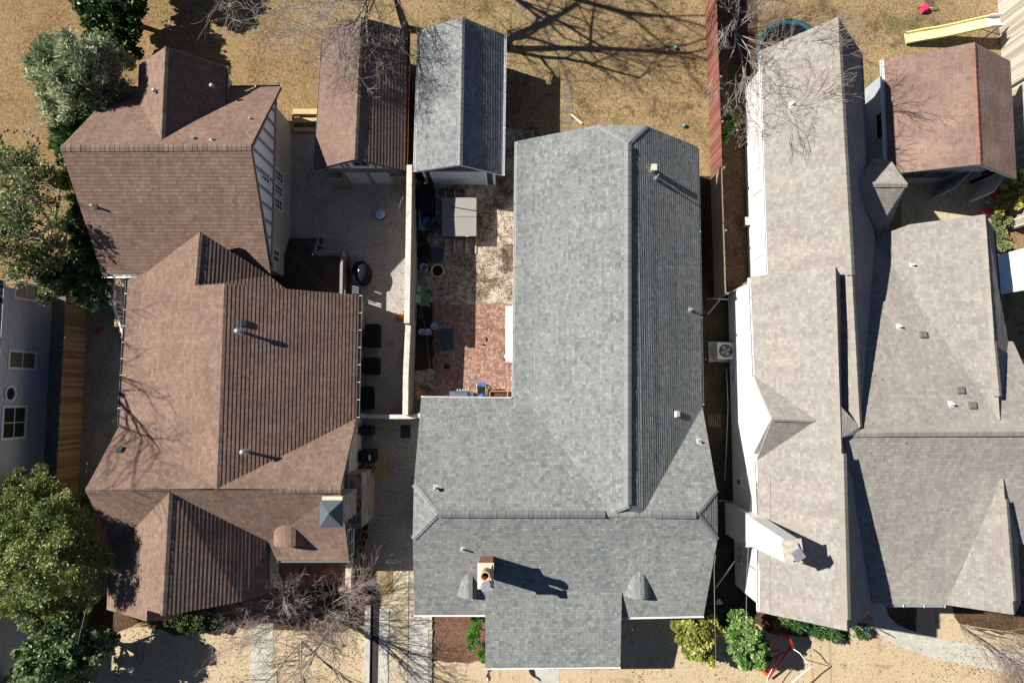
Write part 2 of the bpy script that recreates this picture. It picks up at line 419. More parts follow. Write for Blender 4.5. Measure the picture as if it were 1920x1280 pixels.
M['capA']=capmat('brown_caps',C(.12,.085,.068),C(.21,.16,.125)); M['capB']=capmat('grey_caps',C(.18,.185,.185),C(.225,.23,.225)); M['capC']=capmat('taupe_caps',C(0.235,0.212,0.183),C(0.284,0.263,0.228)); M['capD']=capmat('reddish_caps',C(0.167,0.101,0.079),C(0.255,0.131,0.099))
M['ventB']=capmat('ridge_vent_grey',C(.13,.13,.135),C(.17,.17,.175))
M['white']=plain('white_paint',(.78,.79,.8),.5,.4,.04)
t=NT('white_siding',.6,.3); sz=t.n('ShaderNodeSeparateXYZ'); t.l(t.obj(),sz.inputs[0]); fz=t.math('FRACT',t.math('DIVIDE',sz.outputs[2],.17))
t.color(t.mix(1.0,t.mix(t.math('LESS_THAN',fz,.1),C(.66,.67,.67),C(.42,.43,.43)),t.ramp(t.noise(1.6,5,.65),[(.3,C(.86,.85,.82)),(.6,C(1,1,1))]),'MULTIPLY')); t.bump(fz,.5,.02); M['siding']=t.m
M['trimw']=plain('white_trim',(.7,.72,.73),.5,.4,.06)
M['brownfascia']=plain('brown_trim',(.09,.06,.045),.7,.3,.15)
M['taupetrim']=plain('taupe_trim',(.33,.29,.25),.7,.3,.1)
M['beige']=plain('beige_stucco',(.45,.43,.37),.85,.2,.1,3,bump=.2)
M['timber']=plain('painted_timber',(.26,.25,.24),.8,.2,.15)
M['greygut']=plain('grey_gutter',(.16,.18,.18),.4,.5,.15)
M['galv']=plain('galvanised_metal',(.5,.53,.55),.35,.5,.1,metal=.6)
M['strap']=plain('gutter_strap',(.6,.62,.62),.4,.5,.05)
M['dark']=plain('dark_void',(.012,.012,.014),.8,.1,.2)
M['black']=plain('black_plastic',(.015,.017,.02),.7,.2,.3,9)
M['blackcloth']=plain('black_cover',(.014,.016,.022),.85,.15,.3,12,bump=.4)
M['glass']=plain('window_glass',(.03,.038,.03),.08,.6,.3,2)
M['blind']=plain('blind_behind_glass',(.16,.17,.12),.15,.6,.15,8)
M['bluewall']=plain('grey_blue_siding',(.5,.53,.58),.7,.3,.06,3)
M['darkroof']=plain('dark_roof',(.03,.022,.025),.9,.1,.2,20)
M['stone']=None
t=NT('fieldstone',.95,.15); vo=t.n('ShaderNodeTexVoronoi'); vo.inputs['Scale'].default_value=5.5; mp=t.n('ShaderNodeMapping'); mp.inputs['Scale'].default_value=(1,.55,1.8); t.l(t.obj(),mp.inputs[0]); t.l(mp.outputs[0],vo.inputs['Vector'])
se=t.n('ShaderNodeSeparateColor'); t.l(vo.outputs['Color'],se.inputs[0])
ve=t.n('ShaderNodeTexVoronoi',feature='DISTANCE_TO_EDGE'); ve.inputs['Scale'].default_value=5.5; t.l(mp.outputs[0],ve.inputs['Vector'])
cs=t.ramp(se.outputs[0],[(0,C(.09,.075,.065)),(.3,C(.2,.15,.11)),(.6,C(.3,.25,.19)),(.85,C(.22,.2,.19)),(1,C(.42,.38,.32))])
t.color(t.mix(t.math('LESS_THAN',ve.outputs['Distance'],.035),cs,C(.34,.31,.27))); t.bump(ve.outputs['Distance'],.8,.05); M['stone']=t.m
def brickmat(name,c1,c2,mortar,scale=1,bw=.2,rh=.07,rot=0):
    t=NT(name,.9,.15); b=t.n('ShaderNodeTexBrick'); b.inputs['Scale'].default_value=scale; b.inputs['Brick Width'].default_value=bw; b.inputs['Row Height'].default_value=rh; b.inputs['Mortar Size'].default_value=.007
    b.inputs['Color1'].default_value=c1;b.inputs['Color2'].default_value=c2;b.inputs['Mortar'].default_value=mortar;b.inputs['Bias'].default_value=0
    t.l(t.uv(),b.inputs['Vector']); n=t.noise(9,4,.6); t.color(t.mix(1.0,b.outputs[0],t.ramp(n,[(.3,C(.7,.7,.7)),(.7,C(1.25,1.2,1.15))]),'MULTIPLY')); t.bump(b.outputs['Fac'],.4,-.01); return t.m
M['brick']=brickmat('chimney_brick',C(.28,.1,.06),C(.38,.17,.1),C(.3,.27,.23))
# basket-weave pavers
t=NT('brick_pavers',.9,.15); sx=t.n('ShaderNodeSeparateXYZ'); t.l(t.obj(),sx.inputs[0]); S=.17
def wn(t,x,y):
    c=t.n('ShaderNodeCombineXYZ'); t.put(c.inputs[0],x); t.put(c.inputs[1],y); k=t.n('ShaderNodeTexWhiteNoise',noise_dimensions='2D'); t.l(c.outputs[0],k.inputs[0]); return k.outputs[0]
X_=t.math('DIVIDE',sx.outputs[0],S);Y_=t.math('DIVIDE',sx.outputs[1],S); ix=t.math('FLOOR',X_);iy=t.math('FLOOR',Y_);fx=t.math('FRACT',X_);fy=t.math('FRACT',Y_)
par=t.math('GREATER_THAN',t.math('FRACT',t.math('MULTIPLY',t.math('ADD',ix,iy),.5)),.25)
def sel(a,b): return t.math('ADD',t.math('MULTIPLY',par,a),t.math('MULTIPLY',t.math('SUBTRACT',1.0,par),b))
lng=sel(fx,fy); shr=sel(fy,fx); sh2=t.math('MULTIPLY',shr,2.0); fr=t.math('FRACT',sh2); half=t.math('FLOOR',sh2)
e1=t.math('MINIMUM',t.math('MULTIPLY',fr,.5),t.math('MULTIPLY',t.math('SUBTRACT',1.0,fr),.5)); e2=t.math('MINIMUM',lng,t.math('SUBTRACT',1.0,lng)); ed=t.math('MINIMUM',e1,e2)
rn=wn(t,t.math('ADD',ix,t.math('MULTIPLY',half,.37)),iy)
cb=t.ramp(rn,[(0,C(.2,.1,.08)),(.35,C(.29,.155,.12)),(.7,C(.36,.215,.165)),(.9,C(.44,.32,.25)),(1,C(.3,.24,.215))])
cb=t.mix(1.0,cb,t.ramp(t.noise(1.3,4,.6),[(.3,C(.72,.72,.72)),(.7,C(1.15,1.1,1.05))]),'MULTIPLY')
t.color(t.mix(t.math('LESS_THAN',ed,.045),cb,C(.17,.13,.1))); t.bump(t.math('MINIMUM',ed,.08),.6,.04); M['paver']=t.m
# ground covers
M['lawn']=speckle('dormant_lawn',[(.3,C(0.104,0.072,0.034)),(.46,C(0.241,0.174,0.086)),(.6,C(0.344,0.251,0.135)),(.8,C(0.489,0.377,0.232))],7,.35,.16,1,.06,extra=[(.32,.56,.7,(.13,.12,.05)),(.8,.56,.66,(.13,.085,.05)),(2.6,.6,.7,(.1,.065,.04))])
M['lawnNW']=speckle('golden_lawn',[(.3,C(0.097,0.060,0.027)),(.46,C(0.220,0.143,0.066)),(.6,C(0.297,0.210,0.104)),(.8,C(0.402,0.316,0.189))],6,.4,.2,1,.06,extra=[(.25,.6,.75,(.14,.1,.05)),(.9,.58,.7,(.16,.1,.05)),(3,.62,.72,(.3,.24,.14))])
M['lawnpale']=speckle('pale_front_lawn',[(.28,C(0.250,0.188,0.112)),(.42,C(0.425,0.331,0.206)),(.58,C(0.512,0.413,0.275)),(.8,C(0.600,0.500,0.350))],9,.5,.1,.8,.04,extra=[(.6,.6,.74,(.24,.17,.1)),(2.2,.6,.7,(.22,.16,.1)),(.4,.62,.72,(.2,.2,.09))])
M['gravel']=speckle('pea_gravel',[(.34,C(0.128,0.116,0.108)),(.45,C(0.356,0.324,0.292)),(.6,C(0.486,0.446,0.405)),(.75,C(0.714,0.673,0.625))],14,.5,.14,1,.04,extra=(.5,.56,.72,(.14,.1,.075)))
M['barkgravel']=speckle('gravel_with_leaves',[(.36,C(.055,.04,.03)),(.46,C(.16,.11,.08)),(.54,C(.45,.38,.3)),(.7,C(.66,.6,.52))],17,.75,.3,1,.05)
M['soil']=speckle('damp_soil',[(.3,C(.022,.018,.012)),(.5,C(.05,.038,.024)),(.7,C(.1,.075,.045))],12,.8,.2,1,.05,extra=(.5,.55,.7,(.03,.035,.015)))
M['mulch']=speckle('brown_mulch',[(.34,C(.03,.018,.012)),(.5,C(.1,.06,.035)),(.64,C(.18,.115,.07)),(.8,C(.3,.22,.15))],14,.8,.15,1,.05)
M['redmulch']=speckle('red_brown_mulch',[(.3,C(.06,.03,.022)),(.5,C(.16,.085,.06)),(.68,C(.24,.14,.1)),(.85,C(.34,.24,.17))],13,1,.12,1,.04)
M['concrete']=speckle('old_concrete',[(.25,C(.26,.22,.15)),(.5,C(.44,.38,.27)),(.75,C(.54,.48,.36))],4,.7,.3,.25,.01,rough=.9)
M['concrete2']=speckle('grey_concrete',[(.25,C(.3,.28,.25)),(.5,C(.44,.42,.38)),(.75,C(.53,.51,.47))],5,.7,.3,.25,.01,rough=.9)
M['walk']=speckle('walkway_concrete',[(.25,C(.33,.32,.27)),(.5,C(.43,.42,.36)),(.75,C(.5,.49,.43))],3,.6,.15,.15,.01,rough=.9)
M['asphalt']=speckle('dark_gravel_strip',[(.3,C(.02,.02,.02)),(.6,C(.055,.05,.048)),(.8,C(.12,.11,.1))],16,1,.1,.8,.03)
M['drive']=speckle('worn_gravel_drive',[(.3,C(0.090,0.086,0.077)),(.5,C(0.192,0.183,0.165)),(.7,C(0.283,0.269,0.237)),(.85,C(0.372,0.344,0.307))],8,.45,.2,.8,.03)
M['cap']=speckle('wall_coping',[(.25,C(.38,.36,.31)),(.5,C(.56,.53,.47)),(.75,C(.64,.61,.55))],3,.9,.3,.15,.01,rough=.85)
M['render']=plain('wall_render',(.25,.22,.18),.9,.2,.12,3,bump=.2)
def boards(name,cols,axis=0,w_=.14,rough=.85):
    t=NT(name,rough,.2); s_=t.n('ShaderNodeSeparateXYZ'); t.l(t.uv(),s_.inputs[0]); x=t.math('DIVIDE',s_.outputs[0],w_); r=wn(t,t.math('FLOOR',x),1.3)
    g=t.noise(3,5,.7); f=t.math('ADD',t.math('MULTIPLY',r,.6),t.math('MULTIPLY',g,.4)); t.color(t.ramp(f,[(.2+.6*i/(len(cols)-1),c) for i,c in enumerate(cols)])); t.bump(t.noise(40,4,.6),.2,.005); return t.m
M['redfence']=boards('red_stained_boards',[C(0.153,0.058,0.044),C(0.230,0.094,0.071),C(0.278,0.129,0.095)])
M['greyfence']=boards('weathered_boards',[C(.3,.27,.22),C(.42,.38,.32),C(.5,.46,.4)])
M['brownfence']=boards('brown_boards',[C(.12,.075,.042),C(.19,.125,.07),C(.24,.16,.095)])
M['deck']=boards('deck_boards',[C(.06,.045,.035),C(.1,.075,.055),C(.13,.1,.07)])
M['tan']=plain('new_lumber',(.5,.38,.2),.8,.2,.15)
M['weather']=plain('weathered_wood',(.25,.2,.15),.85,.2,.2,8)
M['twigl']=plain('silvery_twigs',(.33,.3,.27),.9,.1,.3,3)
M['bark']=plain('grey_bark',(.17,.145,.12),.95,.1,.35,5,bump=.6)
M['bark2']=plain('pale_bark',(.42,.36,.3),.9,.1,.3,4,bump=.5)
M['twig']=plain('brown_twigs',(.26,.21,.175),.9,.1,.3,3)
M['twigr']=plain('reddish_twigs',(.3,.25,.225),.9,.1,.3,3)
M['lfdark']=leafmat('dark_glossy_leaves',C(0.015,0.036,0.012),C(0.043,0.090,0.026),C(0.187,0.271,0.086),.15)
M['lfcedar']=leafmat('silver_cedar_leaves',C(0.114,0.162,0.081),C(0.308,0.374,0.212),C(0.730,0.730,0.487),.25)
M['lfcon']=leafmat('conifer_leaves',C(0.027,0.064,0.023),C(0.075,0.165,0.049),C(0.184,0.297,0.104),.2)
M['lfolive']=leafmat('olive_leaves',C(0.060,0.096,0.032),C(0.179,0.229,0.079),C(0.445,0.473,0.218),.25)
M['lfelm']=leafmat('yellow_green_leaves',C(0.070,0.112,0.031),C(0.194,0.246,0.066),C(0.461,0.477,0.173),.25)
M['lfmag']=leafmat('bright_green_leaves',C(0.070,0.120,0.047),C(0.174,0.264,0.106),C(0.596,0.681,0.387),.25)
M['lfyel']=leafmat('yellow_leaves',C(0.105,0.144,0.025),C(0.322,0.349,0.079),C(0.728,0.660,0.215),.25)
M['lfgrn']=leafmat('fresh_green_leaves',C(0.052,0.127,0.031),C(0.169,0.310,0.082),C(0.496,0.606,0.225),.25)
M['lfbox']=leafmat('boxwood_leaves',C(0.031,0.109,0.012),C(0.078,0.218,0.023),C(0.203,0.374,0.062),.2)
M['red']=plain('red_paint',(.42,.02,.015),.4,.5,.1); M['orange']=plain('orange_plastic',(.75,.2,.05),.4,.5,.08)
M['pumpkin']=plain('pumpkin_skin',(.7,.2,.03),.5,.4,.15,8); M['blue']=plain('blue_plastic',(.05,.13,.42),.4,.5,.1); M['teal']=plain('teal_plastic',(.05,.3,.27),.4,.5,.1)
M['lid']=plain('pale_blue_lid',(.36,.52,.66),.4,.5,.05); M['slate']=plain('slate_plastic',(.05,.07,.09),.8,.2,.15); M['tubc']=plain('grey_vinyl',(.26,.245,.225),.6,.4,.06); M['tubs']=plain('brown_tub_side',(.06,.045,.035),.6,.3,.15)
M['green']=plain('sage_green_plastic',(.22,.38,.2),.5,.4,.08); M['terra']=plain('terracotta',(.3,.1,.055),.8,.2,.2); M['pink']=plain('pink_plastic',(.75,.04,.12),.4,.5,.08)
M['steel']=plain('stainless_steel',(.5,.56,.62),.25,.5,.08,metal=.85); M['yellowp']=plain('pale_yellow_plastic',(.72,.66,.3),.45,.4,.1,3); M['purple']=plain('purple_paint',(.3,.06,.35),.4,.5,.1)
M['cream']=plain('cream_mortar',(.6,.5,.38),.9,.2,.12,6); M['acw']=plain('ac_casing',(.45,.46,.44),.45,.4,.05)
# ================================================================ ground
def sheet(name,pts,mat,z,jag=0,seed=1,kind='structure'):
    r=random.Random(seed); pts=[P(x,y,0) for x,y in pts]; out=[]
    for i,p in enumerate(pts):
        q=pts[(i+1)%len(pts)]; out.append(p)
        if jag:
            n=int((q-p).length/.35); d=(q-p); s=Vector((-d.y,d.x,0)).normalized() if d.length>0 else Vector()
            for k in range(1,n): out.append(p+d*(k/n)+s*r.uniform(-jag,jag))
    mb=MB()
    for t_ in tessellate_polygon([out]):
        a=[out[i] for i in t_]
        if (a[1]-a[0]).cross(a[2]-a[0]).z<0: a=a[::-1]
        mb.face([Vector((p.x,p.y,z)) for p in a])
    return struct(name,mb,mat)
g=MB(); g.face([(-300,-300,0),(300,-300,0),(300,300,0),(-300,300,0)]); struct('lawn',g,M['lawn'])
sheet('golden_lawn',[(-300,-200),(596,-200),(596,330),(548,330),(300,300),(120,560),(90,560),(-300,560)],M['lawnNW'],.004,.1,2)
sheet('front_lawn',[(-300,1180),(180,1180),(700,1150),(700,1500),(-300,1500)],M['lawnpale'],.004,.1,3)
sheet('front_lawn_strip',[(910,1150),(1800,1130),(2200,1180),(2200,1500),(811,1500),(811,1240),(905,1240)],M['lawnpale'],.004,.08,4)
sheet('gravel_yard',[(540,246),(600,246),(600,300),(775,300),(775,790),(670,790),(540,700)],M['gravel'],.008)
sheet('side_yard_soil',[(60,500),(250,500),(250,950),(60,950)],M['drive'],.008,.05,5)
sheet('foundation_bed',[(180,1120),(480,1110),(700,1060),(700,1165),(640,1185),(440,1178),(330,1192),(262,1165),(200,1195),(160,1190)],M['mulch'],.012,.08,6)
sheet('gravel_drive',[(655,780),(800,780),(800,1012),(790,1069),(655,1069)],M['drive'],.012)
sheet('back_yard_ground',[(775,300),(800,330),(945,332),(946,240),(1000,244),(1000,300),(1000,760),(775,790)],M['barkgravel'],.008,.06,7)
sheet('brick_patio',[(813,571),(948,569),(985,572),(985,770),(818,770),(811,600)],M['paver'],.016,.03,8)
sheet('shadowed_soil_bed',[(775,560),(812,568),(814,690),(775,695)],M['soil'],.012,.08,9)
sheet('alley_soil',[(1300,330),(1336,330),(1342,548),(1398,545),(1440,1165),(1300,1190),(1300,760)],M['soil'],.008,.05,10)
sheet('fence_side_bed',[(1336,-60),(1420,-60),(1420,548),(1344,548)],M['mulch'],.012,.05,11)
sheet('driveway',[(738,1069),(795,1069),(803,1155),(803,1400),(708,1400),(712,1150),(718,1114),(738,1112)],M['concrete'],.02)
sheet('driveway_edge_slab',[(712,1140),(730,1140),(728,1400),(706,1400)],M['concrete2'],.024)
sheet('driveway_far_slab',[(767,1150),(803,1150),(803,1400),(767,1400)],M['concrete2'],.024)
sheet('gravel_strip',[(691,1069),(713,1100),(711,1400),(693,1400)],M['asphalt'],.016)
sheet('mulch_bed',[(810,1145),(915,1145),(912,1232),(880,1243),(811,1238)],M['redmulch'],.012,.05,12)
sheet('walkway',[(1003,1230),(1049,1230),(1048,1400),(1001,1400)],M['walk'],.012)
sheet('sidewalk',[(471,1170),(512,1168),(512,1400),(466,1400)],M['walk'],.014)
def arc(pts): return pts
sheet('curved_walkway',[(1630,1120),(1655,1120),(1663,1150),(1680,1170),(1712,1182),(1760,1196),(1840,1210),(2000,1240),(2000,1285),(1840,1250),(1760,1236),(1700,1216),(1660,1200),(1643,1182),(1630,1150)],M['walk'],.02)
sheet('planting_bed',[(1655,1120),(1720,1120),(1718,1186),(1690,1176),(1668,1158)],M['mulch'],.016,.04,13)
sheet('far_planting_bed',[(1775,1125),(2100,1125),(2100,1180),(1880,1190),(1800,1170)],M['mulch'],.012,.12,14)
sheet('eave_planting_bed',[(1418,1130),(1470,1150),(1590,1185),(1590,1200),(1440,1185),(1415,1165)],M['mulch'],.016,.05,15)
sheet('garage_apron',[(1690,330),(1865,330),(1860,440),(1690,440)],M['concrete'],.012)
sheet('planting_strip',[(1868,330),(1990,330),(1990,480),(1868,480)],M['lawnNW'],.012,.05,16)
# expansion joints as real grooves are below pixel size: narrow soil-filled joints
jm=MB()
for y in (1112,1162,1225,1285):
    a=P(712,y);b=P(803,y); jm.box(a.x,b.x,a.y-.012,a.y+.012,.024,.029)
a=P(730,1140);b=P(728,1400); jm.box(a.x-.012,a.x+.012,b.y,a.y,.024,.029); a=P(767,1069); jm.box(a.x-.012,a.x+.012,P(767,1400).y,a.y,.024,.03)
for y in (1200,1240,1275):
    a=P(471,y);b=P(512,y); jm.box(a.x,b.x,a.y-.012,a.y+.012,.016,.02)
struct('pavement_joints',jm,M['soil'])
cb=MB(); a=P(685,1134);b=P(691.5,1400); cb.box(a.x,b.x,b.y,a.y,-.05,.12); struct('kerb',cb,M['concrete2'])
# ================================================================ HOUSE B (grey)
B=thing('grey_roof_house','house under a mottled blue-grey shingle roof in the middle, beside the white masonry wall','house',P(1140,800))
rf=Roof(.142,.017)
ja=(1120,235,4.96);jb=(1212,236,5.18);rN=(1178,268,5.8);rS=(1178,947,5.8)
k1=(1003,258,3.2);k2=(1000,768,3.25)
vS=(1146,960,5.4); vE=(1206,960,5.38); jW=(776,907,4.8); jW2=(774,1010,4.66); jE=(1344,917,4.85); jE2=(1345,1012,4.7)
rf.facet([(969,265,2.9),k1,k2,(963,748,2.9)])
rf.facet([k1,ja,rN,rS,vS,k2])
rf.facet([rN,jb,(1308,275,3.2),(1317,762,3.2),vE,rS])
rf.facet([ja,jb,rN])
rW=(820,963,5.4); rE=(1307,963,5.4)
rf.facet([(790,745,2.9),(963,748,2.9),k2,vS,rW,jW])
rf.facet([(1317,762,3.2),jE,rE,vE])
rf.facet([vS,rS,vE])
rf.facet([jW,rW,jW2])
rf.facet([jE,jE2,rE])
pl=(910,1112,3.58);pr_=(1166,1110,3.58)
rf.facet([jW2,rW,vS,vE,rE,jE2,(1319,1154,2.9),(1166,1156,2.9),(1166,1110,3.43),(910,1112,3.43),(910,1152,2.9),(777,1152,2.9)])
rf.facet([(910,1111,3.46),(1166,1109,3.46),(1163,1250,2.8),(910,1252,2.8)])
roofB=rf; rf.done(B,M['shB'],M['trimw'])
for p_,q_ in ((ja,rN),(jb,rN),(jW,rW),(jW2,rW),(jE,rE),(jE2,rE),(vS,rS),(vE,rS),((1136,963,5.42),(1221,963,5.42))):
    cp=MB(); caps(cp,(p_[0],p_[1],p_[2]+.01),(q_[0],q_[1],q_[2]+.01),.13,.04); build('ridge_cap',cp,M['capB'],B)
rv=MB(); caps(rv,(1177,270,5.84),(1177,945,5.84),.17,.09,.3,.07); build('ridge_vent',rv,M['capB'],B)
for a,b in (((820,963,5.44),(1134,964,5.44)),((1222,964,5.44),(1304,965,5.44))):
    rv=MB(); caps(rv,a,b,.16,.07,.2,.08); build('ridge_vent',rv,M['ventB'],B)
wb=MB()
def wr(x0,y0,x1,y1,h,z1,ins=.45):
    a=P(x0,y0,h);b=P(x1,y1,h); wb.box(a.x+ins,b.x-ins,b.y+ins,a.y-ins,-.1,z1)
wr(969,262,1312,800,2.9,2.85); wr(785,748,1330,1153,2.9,2.6); wr(910,1140,1163,1251,2.8,2.55,.3)
build('wall',wb,M['siding'],B)
gutter(B,(969,265,2.92),(963.5,746,2.92),M['white'],(-1,0,0),.1,strap=M['black'],step=3.0)
gutter(B,(1308,277,3.2),(1317,758,3.2),M['greygut'],(1,0,0),.07,strap=M['strap'],step=3.5)
gutter(B,(777,1152,2.9),(909,1152,2.9),M['white'],(0,-1,0),.08,step=2.5)
gutter(B,(1167,1157,2.9),(1319,1154,2.9),M['white'],(0,-1,0),.08,step=2.5)
gutter(B,(910,1252,2.8),(1163,1250,2.8),M['white'],(0,-1,0),.07,step=2.5)
gutter(B,(790,745,2.9),(963,747,2.9),M['trimw'],(0,1,0),.07,step=2.5)
M['plate']=plain('vent_flashing',(.42,.44,.44),.5,.4)
vent(B,rf,1293,581,M['galv'],M['plate'],.4,.055); vent(B,rf,1310,827,M['galv'],M['plate'],.3,.05); vent(B,rf,817,914,M['galv'],M['plate'],.32,.05,kind='cap'); vent(B,rf,868,1029,M['galv'],M['plate'],.4,.045)
vent(B,rf,1268,776,M['white'],M['white'],.1,.13,kind='box')
q,n=rf.on(1223,319); mb=MB(); mb.obox(q,.18,.24,q.z-.1,q.z+.4); mb.obox(q,.26,.3,q.z+.4,q.z+.44); build('roof_vent',mb,plain('putty_metal',(.5,.5,.4),.5),B)
q,n=rf.on(1229,336); mb=MB(); mb.lathe(q,[(.1,0),(.09,.2),(.04,.3),(.03,.7),(.0,.74)],12); build('vent_pipe',mb,M['galv'],B)
eyebrow(B,rf,880,1116,1.15,.55,M['shB'],M['dark'],False); eyebrow(B,rf,1196,1116,1.35,.6,M['shB'],M['dark'],False)
# brick chimney with two flues
q,n=rf.on(913,1042); cx,cy=q.x,q.y-.5; 
ch=MB(); ch.box(cx-.3,cx+.3,cy-.5,cy+.5,q.z-1.2,5.75); co=build('chimney',ch,M['brick'],B)
mb=MB(); mb.box(cx-.36,cx+.36,cy-.56,cy+.56,5.75,5.83); mb.obox((cx,cy),.62,1.02,5.83,5.92,0,.8); build('chimney_crown',mb,M['cream'],co)
mb=MB(); mb.lathe((cx+.02,cy+.2,5.8),[(.2,0),(.18,.75),(.22,.8),(.22,.92),(.16,.92),(.15,.3)],16,True); build('clay_flue',mb,plain('clay_flue',(.5,.33,.2),.8),co)
mb=MB(); mb.lathe((cx+.02,cy+.2,6.1),[(.14,0)],16,True); build('flue_opening',mb,M['dark'],co)
mb=MB(); mb.obox((cx+.04,cy-.28),.26,.26,5.8,6.45); mb.obox((cx+.04,cy-.28),.38,.36,6.5,6.54); 
for a in (-.11,.11):
    for b in (-.11,.11): mb.box(cx+.04+a-.01,cx+.04+a+.01,cy-.28+b-.01,cy-.28+b+.01,6.45,6.5)
build('flue_cap',mb,M['galv'],co)
# ================================================================ HOUSE A (brown)
A=thing('brown_roof_house','house with steep red-brown shingle roofs and half-timbered gable, left of the gravel yard','house',P(420,700))
ra=Roof(.175,.019); ra.dk=MB()
hr=6.35
ra.facet([(113,277,hr),(470,275,hr),(508,516,3.2),(192,515,3.2)],t=.011)
ra.facet([(113,277,hr),(217,168,3.2),(527,163,2.7),(470,275,hr)])
# dormer wing on the north slope
ra.facet([(311,88,5.75),(261,122,3.9),(257,221,3.95),(303,262,5.95)])
ra.facet([(311,88,5.75),(303,262,5.95),(422,215,4.0),(424,125,3.9)])
# cross wings
hA3=6.0
ra.facet([(375,435,5.25),(366,535,5.2),(421,532,hA3),(407,916,hA3),(224,798,3.0),(240,519,3.0),(272,513,3.3)])
ra.facet([(375,435,5.25),(505,517,3.3),(540,545,2.95),(366,535,5.2)])
ra.facet([(421,532,hA3),(673,553,3.0),(668,785,3.0),(407,916,hA3)])
h4=6.0
ra.facet([(224,798,3.05),(407,916,h4),(160,918,h4-.3)])
ra.facet([(668,785,3.05),(638,918,h4-.2),(407,916,h4)])
ra.facet([(160,918,h4-.3),(318,921,h4),(245,998,3.6),(205,1010,3.0)],t=.011)
ra.facet([(318,921,h4),(407,918,h4),(638,918,h4-.2),(655,1050,2.95),(520,1050,2.95),(500,1016,3.2)],t=.011)
# front gable and lower entry gable
ra.facet([(318,921,5.95),(305,1151,5.9),(277,1143,5.05),(275,1164,5.0),(200,1142,2.9),(205,1008,3.0),(245,998,3.6)])
ra.facet([(318,921,5.95),(500,1016,3.25),(501,1112,3.2),(452,1127,4.05),(305,1155,5.9)])
ra.facet([(277,1141,5.05),(330,1150,3.3),(328,1160,3.2),(275,1164,5.0)])
ra.done(A,M['shA'],M['brownfascia'])
cp=MB(); caps(cp,(113,277,hr),(470,275,hr),.17,.08,.22); caps(cp,(303,262,6.0),(311,88,5.8),.12,.09,.25); caps(cp,(421,532,hA3),(407,916,hA3),.13,.07,.25); caps(cp,(375,437,5.25),(366,535,5.2),.12,.07,.25); caps(cp,(160,918,h4-.3),(638,918,h4-.1),.15,.08,.2); caps(cp,(318,923,5.95),(305,1153,5.9),.13,.08,.25)
build('ridge_cap',cp,M['capA'],A)
wb=MB()
XE=-12.12
p1=P(548,237);p2=P(541,452)
# north block walls, the upper gable oversails the ground floor
wb.box(-19.7,XE,P(508,516,3.2).y+.4,p1.y,-.1,3.0)
a=P(240,520,3);b=P(673,785,3); wb.box(a.x+.5,b.x-.5,P(0,918,5).y+.3,P(0,545,3).y-.2,-.1,2.8)
a=P(205,1010,3);b=P(655,1010,3); wb.box(a.x+.45,b.x-.3,P(600,1048,3).y+1.9,P(600,800,3).y,-.1,2.85)
a=P(205,1010,3);b=P(500,1127,3); wb.box(a.x+.45,b.x-.35,P(300,1120,3).y,P(300,1000,3).y,-.1,2.7)
dm0=P(261,122,3.9);dm1=P(424,215,3.9); wb.box(dm0.x+.35,dm1.x-.3,P(0,262,6).y,dm0.y-.25,2.6,3.8)
build('wall',wb,M['beige'],A)
# half-timbered gable on the east side
XG=-11.98; yN=P(527,163,2.7).y-.5; yS=P(508,516,3.2).y+.25; yR=P(470,275,hr).y
gp=MB(); 
def gprof(y): 
    return (hr-.22-(hr-3.2)*(yR-y)/(yR-yS-.25+.25)) if y<yR else (hr-.22-(hr-2.9)*(y-yR)/(yN+.5-yR))
ys=[yS,yR,yN]
pts=[Vector((XG,yS,3.02)),Vector((XG,yN,3.02)),Vector((XG,yN,gprof(yN))),Vector((XG,yR,gprof(yR))),Vector((XG,yS,gprof(yS)))]
gp.face(pts); pb=[p-Vector((.2,0,0)) for p in pts]; gp.face(pb[::-1])
for i in range(5):
    j=(i+1)%5; gp.face([pts[i],pb[i],pb[j],pts[j]])
gab=build('gable_wall',gp,M['white'],A)
tm=MB(); y=yS+.1
while y<yN-.05:
    tm.box(XG+.002,XG+.05,y,y+.13,3.02,max(3.2,gprof(y+.06)-.02)); y+=.72
tm.box(XG+.003,XG+.055,yS,yN,3.0,3.16)
for (ya,yb) in ((yS,yR),(yR,yN)):
    a=Vector((XG+.03,ya,gprof(ya)-.08)); b=Vector((XG+.03,yb,gprof(yb)-.08)); tm.beam(a,b,.05,.16)
build('timber_frame',tm,M['timber'],gab)
r=onwall_rect((474,300),(489,336),X=XG); window(A,'x',XG,1,(r[0],r[1],3.75,4.75),M['trimw'],M['glass'],1,2)
for (y0,y1) in ((312,338),(340,364),(366,392)):
    a0=PX(516,y1,XE).y; a1=PX(516,y0,XE).y
    window(A,'x',XE,1,(a0+.03,a1-.03,1.35,2.55),M['trimw'],M['glass'],1,2)
a0=PX(512,478,XE).y; window(A,'x',XE,1,(a0-.35,a0+.4,1.6,2.5),M['trimw'],M['glass'],1,1)
